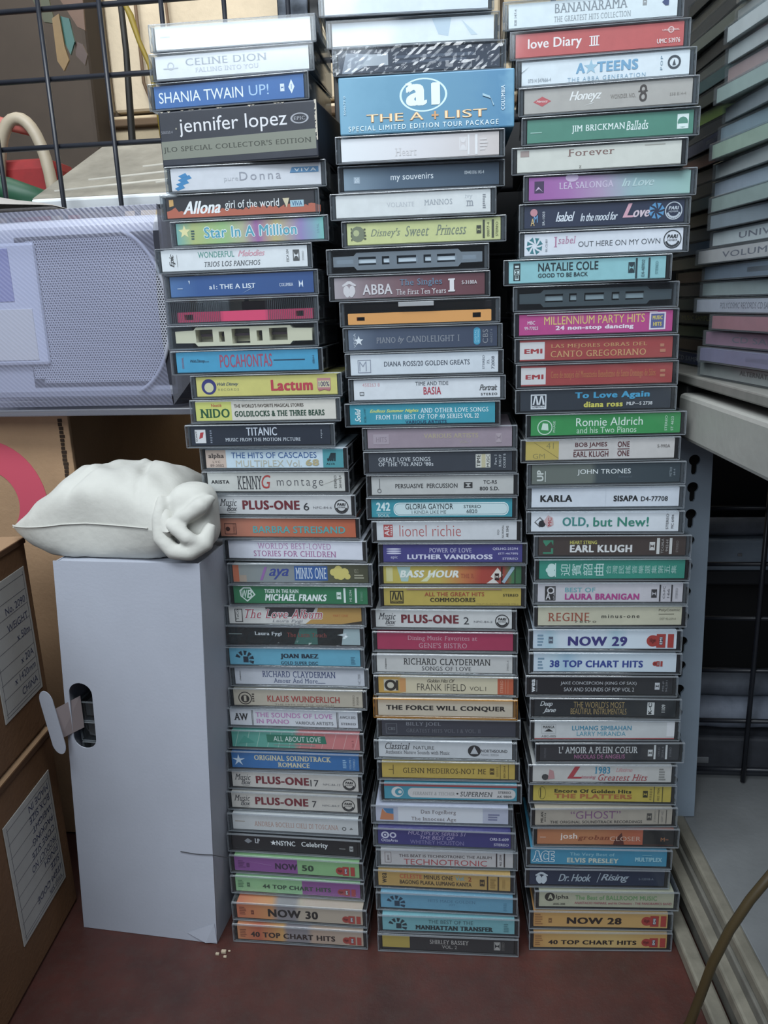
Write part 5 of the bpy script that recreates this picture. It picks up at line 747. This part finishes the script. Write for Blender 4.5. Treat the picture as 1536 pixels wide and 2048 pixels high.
# pillow on the white box
def pillow():
    t = thing('pillow', 'plump off-white cloth pillow lying on the white card box', 'pillow', (-218, 17, 319), math.radians(-2))
    nu, nv = 64, 40; rnd = random.Random(2); P = [(rnd.uniform(.5, 3), rnd.uniform(.5, 3), rnd.uniform(0, 6), rnd.uniform(.4, 1)) for _ in range(9)]
    def pt(u, v, sg):
        # u -1..1 along, v -1..1 deep
        x = u; y = v; e = (1 - abs(u) ** (1.45 if u < 0 else 6)) * (1 - abs(v) ** 2.6)
        th = max(0, e) ** .52
        pin = 1 - .24 * (1 - abs(u)) * abs(v) ** 4
        X = (-10 + 70 * x * (1 - .07 * (1 - y * y) * abs(x) ** 3 * (1 if x < 0 else -.2))); Y = 57 * y * pin * (1 - .10 * (1 - x * x) * abs(y) ** 3)
        if x < -.25: Y *= 1 - .62 * ((-.25 - x) / .75) ** 1.5
        w = sum(a3 * math.sin(a0 * 3 * x + a1 * 3 * y + a2) for a0, a1, a2, a3 in P) * .55
        up = 37 * th * (1 - .12 * x * x) * (1.0 if x > -.25 else 1 - .35 * ((-.25 - x) / .75)); dn = 25 * min(1, th * 1.4)
        Z = 25 - (7 * (-.25 - x) / .75 if x < -.25 else 0) + (up + w * th if sg > 0 else -dn) + 1.3 * th * math.sin(17 * x + 5 * y) * math.sin(6 * y - 3 * x)
        fold = 3.2 * math.exp(-((x - .1 - .35 * y) / .05) ** 2) + 2.8 * math.exp(-((x + .35 - .5 * y) / .05) ** 2) + 3.0 * math.exp(-((x - .45 + .2 * y) / .04) ** 2)
        if sg > 0: Z -= fold * th
        return (X, Y, max(.6, Z))
    m = MB()
    for sg in (1, -1):
        vs = [pt(-1 + 2 * i / nu, -1 + 2 * j / nv, sg) for j in range(nv + 1) for i in range(nu + 1)]; fs = []
        for j in range(nv):
            for i in range(nu): a = j * (nu + 1) + i; q = (a, a + 1, a + nu + 2, a + nu + 1); fs.append(q if sg > 0 else q[::-1])
        m.add(vs, fs, 0, True)
    CW = mat('off_white_cotton', '#b9b9b3', .9, noise=.07, nscale=30, bump=.55, bscale=55)
    body = build(m, 'cushion', CW, t)
    sm = MB().tube([tuple(a + b for a, b in zip(pt(-.97 + i * .03, -1, -1), (0, -.6, 1.5))) for i in range(58)], .55, 5); build(sm, 'seam', CW, body)
    rl = MB()
    def loop(cx, cz, rx, rz_, r, y0, a0=0, a1=2 * math.pi, n=22, dy=0):
        return [(cx + rx * math.cos(a0 + (a1 - a0) * i / n), y0 + dy * i / n, cz + rz_ * math.sin(a0 + (a1 - a0) * i / n)) for i in range(n + 1)]
    rl.bbox(50, 84, -49, -14, 1, 50, 14, seg=5)
    rl.tube([(50, -44, 44), (49, -50, 30), (51, -54, 16), (60, -57, 7), (72, -57, 6), (82, -53, 12), (85, -46, 24)], [3, 5.5, 6.5, 6, 6, 6.5, 4], 12)
    rl.tube([(54, -51, 27), (62, -56, 24), (72, -58, 17), (80, -56, 13)], [3, 5, 5.5, 3], 12); rl.tube([(86, -40, 42), (80, -49, 38), (70, -52, 31), (60, -52, 30)], [3, 6.5, 5.5, 2.5], 12)
    te = build(rl, 'twisted_end', CW, t, (0, 3, 3.5))
    rm = te.modifiers.new('remesh', 'REMESH'); rm.mode = 'VOXEL'; rm.voxel_size = .0016; rm.use_smooth_shade = True
    so = te.modifiers.new('smooth', 'SMOOTH'); so.factor = .6; so.iterations = 8
    tg = MB().add([(-92, -4, 14), (-84, -6, 13), (-84, -6, 14.4), (-92, -4, 15)], [(0, 1, 2, 3)]); build(tg, 'thread_tip', mat('thread', '#d8d8d8', .6), t)
    return t
pillow()

# white device with perforated grille in a ribbed blue plastic sleeve
dv = thing('perforated_speaker', 'white device with a perforated grille standing inside the blue plastic sleeve', 'speaker', (-270, 70, 424), math.radians(-3))
WP = mat('white_device_plastic', '#c3c5c8', .4)
build(MB().bbox(-95, 84, 6, 42, 0, 138, 6), 'body', WP, dv)
def hexplate():
    m = MB(); p = 2.15; R = p / math.sqrt(3); rr = R * .56
    for row in range(60):
        for col in range(58):
            cx = -38 + col * p + (p / 2 if row % 2 else 0); cz = 14 + row * p * math.sqrt(3) / 2
            dx = max(0, cx - 48, -14 - cx); dz = abs(cz - 66)
            if cz > 122 or (cx - 40) ** 2 / 42 ** 2 + dz ** 2 / 62 ** 2 > 1 and cx > 40 or dz > 50 + 6 * (cx > -30): continue
            o = [(cx + R * math.cos(math.radians(60 * k + 30)), 4.5, cz + R * math.sin(math.radians(60 * k + 30))) for k in range(6)]
            i_ = [(cx + rr * math.cos(math.radians(60 * k + 30)), 4.5, cz + rr * math.sin(math.radians(60 * k + 30))) for k in range(6)]
            m.add(o + i_, [(k, (k + 1) % 6, (k + 1) % 6 + 6, k + 6) for k in range(6)])
    return m
g = build(hexplate(), 'grille', mat('white_grille', '#c6c8ca', .45), dv); g['kind'] = 'stuff'
build(MB().bbox(-40, 81, 5.2, 5.9, 10, 126, .2), 'grille_backing', mat('grille_dark', '#3a3b40', .8), dv)
build(MB().tube([(40 + 43 * math.cos(a), 4, 66 + 63 * math.sin(a)) for a in [math.radians(q) for q in range(-75, 76, 6)]], 1.6, 8), 'grille_rim', WP, dv)
ds = build(MB().bbox(-95, -22, 1, 6, 28, 122, 2.4), 'display_panel', mat('pale_panel', '#e2e6ea', .35), dv)
build(MB().bbox(-80, -30, .4, 1.2, 32, 72, .3), 'cream_pad', mat('cream_pad', '#eae9dc', .5), ds); build(MB().bbox(-60, -44, .4, 1.2, 78, 118, .3), 'pale_bar', mat('pale_lilac_bar', '#9a9cc4', .5), ds)
sv = thing('plastic_sleeve', 'ribbed translucent blue plastic sleeve on the ring-printed carton', 'plastic sleeve', (-270, 62, 411.6), math.radians(-3))
BS = clear('blue_ribbed_plastic', '#d9dcea', .25, haze=.28, hazecol='#a4a7be', bump=.15, wave=110, ior=1.35)
BE = clear('clear_sleeve_edge', '#c9cbd6', .15, haze=.4, hazecol='#8c8d96')
sh = MB(); nx, nz = 24, 24; vs = []; fs = []
for j in range(nz + 1):
    for i in range(nx + 1):
        q = i / nx; w = j / nz; x = -110 + (195 - 4 * math.sin(w * math.pi)) * q; z = 8 + 148 * w
        y = -2 - 1.6 * math.sin(q * 7 + w * 3) * q - 2.5 * math.exp(-((w - .86) / .05) ** 2) + 6 * max(0, w - .9) / .1
        vs.append((x, y, z))
for j in range(nz):
    for i in range(nx): a = j * (nx + 1) + i; fs.append((a, a + 1, a + nx + 2, a + nx + 1))
sh.add(vs, fs, 0, True); build(sh, 'front_sheet', BS, sv)
sh = MB(); sh.add([(85, -2, 8), (88, 58, 8), (88, 58, 152), (85, 3, 156)], [(0, 1, 2, 3)]); sh.add([(85, -2, 8), (100, 10, 30), (100, 14, 128), (85, 3, 156)], [(0, 1, 2, 3)]); build(sh, 'side_gusset', BE, sv)
build(MB().bbox(-110, 112, -3, 62, .2, 5.6, 1), 'bottom_flap', BE, sv)
build(MB().box(-110, 86, 58, 58.6, 6, 154), 'back_sheet', BE, sv)

# behind the grid: foam box, cloth, basket, hanging tags, cords
fb = thing('foam_box', 'white styrofoam box with a tilted dusty lid behind the wire grid', 'foam box', (-300, 165, 412))
build(MB().bbox(-130, 130, 10, 200, 0, 152, 3), 'box_body', mat('white_foam', '#d9dde0', .8, noise=.05, nscale=20), fb)
fl_ = build(MB().bbox(-34, 176, 0, 180, 0, 13, 2), 'foam_lid', mat('white_foam_edge', '#dfe4e8', .8, noise=.05, nscale=20), fb, (0, -4, 164), (math.radians(24), 0, 0))
build(MB().bbox(-33, 175, 2, 179, 12.6, 13.6, .3), 'dusty_top', mat('dusty_foam', '#8f8a7e', .9, noise=.3, nscale=30), fl_)
m = MB()
for a, b, c in ((-20, 20, 150), (0, 50, 165), (40, 85, 172), (70, 30, 172), (60, 120, 172)): m.tube([(a, b, 13.6), ((a + c) / 2, b + 16, 13.7), (c, b + 26, 13.6)], 1.5, 5)
build(m, 'scuff', mat('foam_scuff', '#c2beb4', .9), fl_)
cl = MB(); vs = []; fs = []
for j in range(9):
    for i in range(15): x = -120 + i * 10.5; y = j * 7; vs.append((x, y, (26 * (1 - i / 14) ** .8 + 3 * math.sin(i * .9 + j * .6) * (1 - i / 14)) * math.sin(math.pi * (j + .35) / 8.7) ** .6 + 1))
for j in range(8):
    for i in range(14): a = j * 15 + i; fs.append((a, a + 1, a + 16, a + 15))
cl.add(vs, fs, 0, True); cl.add([(x, y, .2) for x, y, z in vs], [q[::-1] for q in fs], 0, True)
tag(build(cl, 'folded_cloth', mat('grey_cloth', '#a6a19c', .9, bump=.3), None, (-300, 75, 571)), 'grey folded cloth lying over the top of the blue sleeve', 'cloth')
bk = thing('plastic_basket', 'white plastic basket with arched openings and red contents behind the grid', 'basket', (-460, 320, 584))
WPk = mat('dirty_white_plastic', '#a89c88', .5, noise=.15, nscale=20)
for cx in (-28, 34):
    build(MB().tube([(cx + 30 * math.cos(a), 0, 4 + 104 * math.sin(a) ** .7 if math.sin(a) > 0 else 4) for a in [math.radians(q) for q in range(0, 181, 10)]], 6.5, 8), 'arch_rib', WPk, bk)
build(MB().tube([(-60, 4, 104), (5, 4, 108), (50, 6, 96)], 6, 8), 'rim', mat('pinkish_rim', '#a8584e', .5), bk)
build(MB().bbox(-60, 62, 8, 70, 0, 72, 12), 'red_sack', mat('red_cloth', '#8c1a1c', .7, noise=.3, nscale=30), bk)
build(MB().bbox(-60, 62, -10, 80, -10, 0, 3), 'base', WPk, bk)
tag(build(MB().tube([(-480, 292, 628), (-430, 288, 618), (-380, 286, 601)], [13, 13, 11], 10), 'green_tube', mat('green_plastic', '#24503a', .5)), 'dark green plastic tube lying beside the white basket', 'tube')
tagdata = [('brass key-shaped tag hanging highest beside the grid wire', '#7a5f34', [(-388, 792), (-380, 796), (-378, 765), (-375, 752), (-382, 742), (-388, 752)]), ('teal plastic tag hanging between brass and brown tags', '#2c5a53', [(-381, 795), (-371, 792), (-368, 770), (-374, 758), (-380, 772)]),
           ('brown wooden tag hanging lowest beside the teal tag', '#453026', [(-369, 772), (-361, 768), (-357, 758), (-361, 748), (-370, 758)]), ('orange card panel hanging at the top behind the grid', '#5c3e28', [(-392, 830), (-356, 830), (-358, 782), (-366, 786)]), ('olive card panel hanging at the top behind the grid', '#3f4126', [(-420, 830), (-398, 830), (-392, 792), (-404, 794)])]
for i, (lab, c, pl) in enumerate(tagdata): tag(build(MB().prism(pl, 350 + i * 3.5, 352.5 + i * 3.5), 'hanging_tag', mat('tag_paint', c, .45, noise=.2, nscale=40)), lab, 'tag', 'tags hanging behind the grid')
tag(build(MB().tube([(-372, 500, 900), (-371, 500, 800), (-376, 500, 690), (-378, 498, 600)], [4, 4, 5, 4], 8), 'black_hose', mat('black_rubber', '#15130f', .6)), 'black rubber hose hanging down before the cream wall', 'hose')
tag(build(MB().tube([(-366, 478, 880), (-360, 478, 850), (-352, 478, 832), (-345, 478, 805), (-335, 478, 779), (-331, 478, 745), (-328, 478, 690)], [2.5, 2.5, 4, 3, 3, 2.5, 2.5], 8), 'yellow_rope', mat('yellow_cord', '#8a7628', .6)), 'yellow rope hanging beside the black hose on the cream wall', 'rope')
tag(build(MB().tube([(-400, 742, 960), (-396, 742, 860), (-410, 742, 800), (-432, 742, 790), (-445, 742, 830), (-446, 742, 960)], 2.5, 6), 'looped_cable', mat('brown_cable', '#5a4632', .7)), 'thin brown cable looping on the cream wall', 'cable')

# jewel cases on the rack shelf
JC = clear('jewel_case_plastic', '#eef1f2', .2, haze=.05, ior=1.15)
JD = clear('low_gloss_jewel_plastic', '#e2e5e6', .3, haze=.03, ior=1.03)  # gloss turned down so the cream wall does not reflect in the rear cases
def jewel_mesh():
    m = MB(); m.bbox(-62, 62, 0, 1.0, .2, 10.2, .3, seg=1); m.bbox(-62, 62, 1, 141, 9.2, 10.2, .25, seg=1); m.bbox(-62, 62, 1, 141, .2, 1.1, .25, seg=1)
    for s in (-1, 1): m.box(min(s * 61, s * 62), max(s * 61, s * 62), 1, 141, 1.1, 9.2)
    return m.mesh('jewel_case')
JM = jewel_mesh(); JI = MB().box(-60, 60, 1.4, 139, 1.15, 9.15).mesh('inlay')
FRONT = [('bone', '#a9a79c', ''), ('chalky', '#b8b8b4', ''), ('smoky grey', '#8c8e8e', ''), ('grey-olive', '#85877a', ''), ('mid grey', '#9c9d9c', ''), ('off-white', '#bfc0be', ''), ('pale grey', '#b2b6b3', ''), ('reddish', '#a87e7a', ''), ('sage green', '#8da297', ''), ('slate', '#777d85', 'Y'), ('steel blue', '#728b9a', ''), ('moss green', '#86a083', ''), ('stone', '#a3a29f', ''), ('blue-grey', '#8f9aac', ''), ('grey-green', '#83968c', ''), ('dull blue', '#75828d', ''), ('white', '#b3b6b5', 'UNIVERSAL'), ('pinkish white', '#ada2a0', 'VOLUME III'), ('denim blue', '#566a80', 'W'), ('misty grey', '#808b86', ''), ('lilac-grey', '#a09fae', 'POLYCOSMIC RECORDS CD SAMPLER VOL.'), ('rose red', '#a85862', ''), ('plum', '#8f5574', 'CD SAMPLER'), ('violet', '#70658f', 'W'), ('warm grey', '#928f87', 'ALTERNATIVE')]
BACK = [('soot', '#2a2a2c', ''), ('fawn', '#6a6258', ''), ('iron', '#3c3e42', ''), ('silver-grey', '#85877a', ''), ('jet black', '#1d1d21', ''), ('ash', '#636661', ''), ('dark teal', '#2f5f63', ''), ('dark olive', '#383f33', ''), ('lime green', '#7a972c', ''), ('blackish', '#26292d', ''), ('navy', '#1c2c5a', 'W'), ('rust', '#874636', ''), ('dusty pink', '#75635f', ''), ('graphite', '#303237', ''), ('blue-green', '#405e66', ''), ('cocoa', '#65554d', ''), ('slate blue', '#394b5f', ''), ('azure', '#2c5c86', ''), ('dove grey', '#72726a', ''), ('wine', '#762d45', ''), ('midnight', '#222346', ''), ('grey-teal', '#526468', ''), ('dark grey yellow-lettered', '#43483e', 'MUSIC SAMPLER'), ('leaf green', '#5b7651', ''), ('copper brown', '#56361f', ''), ('cobalt', '#263b75', 'CD SAMPLER V')]
def lighten(h):
    v = [int(h[i:i + 2], 16) for i in (1, 3, 5)]; return '#%02x%02x%02x' % tuple(min(255, int(x * 1.12 + 14)) for x in v)
def jewels(rows, x, y, z0, where, grp, yo, rz0):
    z = z0; rnd = random.Random(11)
    for i in range(len(rows) - 1, -1, -1):
        nm, c, tx = rows[i]; nb = f'above the {rows[i + 1][0]} one' if i < len(rows) - 1 else 'lowest on the rack shelf'
        off = yo(i); rz = math.radians(rz0 + rnd.uniform(-2, 2))
        t = thing('jewel_case', f'{nm} compact disc case in the {where} disc stack, {nb}', 'disc case', (x + off[0], y + off[1], z), rz, grp)
        mobj('case', JM, JC if where == 'front' else JD, t); s = mobj('inlay', JI, mat('disc_inlay', (c if where == 'rear' else soft(lighten(c), .35)), .5, noise=.12, nscale=70), t)
        if tx:
            p = Print(118, 7.4, 1.44)
            if tx == 'W': p.r(.1, .13, .3, .6, '#aab2ba'); p.r(.5, .78, .3, .7, '#b5bcc4'); p.r(.82, .84, .25, .8, '#b5bcc4')
            elif tx == 'Y': p.t('VARIOUS', .5, .9, .3, .7, '#b5a83c', 'b')
            elif tx == 'ALTERNATIVE': p.r(.44, .84, .35, .95, '#b5b2a8'); p.t(tx, .46, .82, .45, .85, '#5a5852', 'h')
            elif where == 'front': p.t(tx, .28, .96, .25, .75, '#6d6c7a', 'b')
            else: p.t(tx, .25, .8, .25, .75, '#a5a032' if 'MUSIC' in tx else '#b5bccc', 'b')
            p.make(s, 1.5)
        z += 10.5
FY = [-8, -4, -6, -8, 0, -6, -2, 0, 2, 4, 10, 6, 16, 20, 10, 10, 12, 26, 24, 28, 22, -4, 8, 6, 16]
jewels(FRONT, 211, -37, 434.3, 'front', 'front stack of disc cases', lambda i: ((3 * math.sin(i * 2.1)), FY[i] - 6), -81)
jewels(BACK, 222, 118, 434.3, 'rear', 'rear stack of disc cases', lambda i: (3 * math.sin(i * 1.7), 3 * math.sin(i * 2.9)), -84)

# dark things under the rack, seen through the grid
def roll(lab, y, z, r, c):
    t = thing('dark_roll', lab, 'roll', (226, y, z)); n = 14
    build(MB().tube([(i * 234 / n, .8 * math.sin(i * 1.3), 0) for i in range(n + 1)], [r * (1 + .03 * math.sin(i * 2.3)) for i in range(n + 1)], 18), 'rolled_sheet', mat('dark_roll', c, .6, noise=.35, nscale=50, bump=.2, bscale=80), t)
    build(MB().tube([(150, 0, 0), (154, 0, 0)], r * 1.03, 18), 'tie_band', mat('tie_band', '#15161a', .7), t)
fc = thing('flat_case', 'low black flat case on the lower rack shelf behind the grid', 'case', (226, 122, 60.2))
build(MB().bbox(0, 234, 0, 70, 0, 40, 3), 'case_body', mat('black_case', '#34373e', .6, noise=.4, nscale=60), fc); build(MB().bbox(20, 34, -1.2, 1, 14, 20, .5), 'latch', mat('latch_grey', '#85888c', .4, metal=.5), fc)
roll('thick grey roll lying on the black flat case under the rack', 143, 116, 15, '#7d8594')
roll('thinner charcoal roll above the thick grey roll under the rack', 148, 143, 12.5, '#5a606b')
cr = thing('black_crate', 'black crate behind the rolls under the rack shelf', 'crate', (226, 172, 101))
build(MB().bbox(0, 234, 26, 60, 0, 142, 2), 'crate_body', mat('crate_black', '#131417', .7), cr); build(MB().bbox(0, 234, -2, 58, 128, 142, 2), 'crate_rim', mat('crate_rim', '#202228', .6), cr)
bx_ = thing('blue_grey_box', 'flat blue-grey box topmost on the black crate under the rack', 'box', (226, 168, 243.6))
build(MB().bbox(0, 234, 0, 60, 0, 29, 2), 'box_body', mat('blue_grey_board', '#7f8d9c', .6, noise=.25, nscale=30), bx_); build(MB().bbox(60, 64, -.5, 1, 14, 17, .5), 'stud', mat('latch_grey', '#85888c', .4, metal=.5), bx_)
roll('slim grey roll topmost on the flat blue-grey box under the rack', 184, 281.5, 8.5, '#6a717c')
db = thing('dark_backing', 'black board standing behind the three cassette stacks', 'board', (0, 172, 0))  # added backing that keeps the gaps between the stacks dark
build(MB().bbox(-130, 192, 0, 8, 0, 640, 1), 'panel', mat('backing_black', '#0f1014', .6), db)
db = thing('dark_backing', 'black board closing the back of the steel rack', 'board', (0, 246, 0))  # added backing that hides the bright wall behind the rack
build(MB().bbox(205, 480, 0, 8, 0, 760, 1), 'panel', mat('backing_black', '#0f1014', .6), db)
tag(build(MB().bbox(-2, 6, 0, 6, 0, 175, 2), 'yellow_plank', mat('yellow_paint', '#a8862a', .6), None, (232, 115.5, 61)), 'yellow upright plank edge beside the slotted post', 'plank')

# cable in front of the rack and floor litter
tag(build(MB().tube([(262, -98, 176), (240, -105, 160), (226, -110, 145), (214, -112, 127), (203, -114, 106), (195, -112, 77), (191, -108, 48), (187, -104, 20), (182, -102, 5), (160, -130, 3.2), (120, -200, 3.2)], 3.0, 10), 'power_cable', mat('brown_cable_sheath', '#40351f', .45)), 'thick brown cable arching down across the rack rim to the floor', 'cable')
lt = MB()
for x, y, s in ((-153, -48, 2.4), (-150, -52, 1.6), (-157, -50, 1.8), (-148, -46, 1.2)): lt.bbox(x, x + s * 1.6, y, y + s, 0, s, .3, seg=1)
tag(build(lt, 'paper_scrap', mat('paper_scrap', '#a89a86', .9)), 'tiny torn paper scraps at the foot of the white box', 'paper scraps')['kind'] = 'stuff'
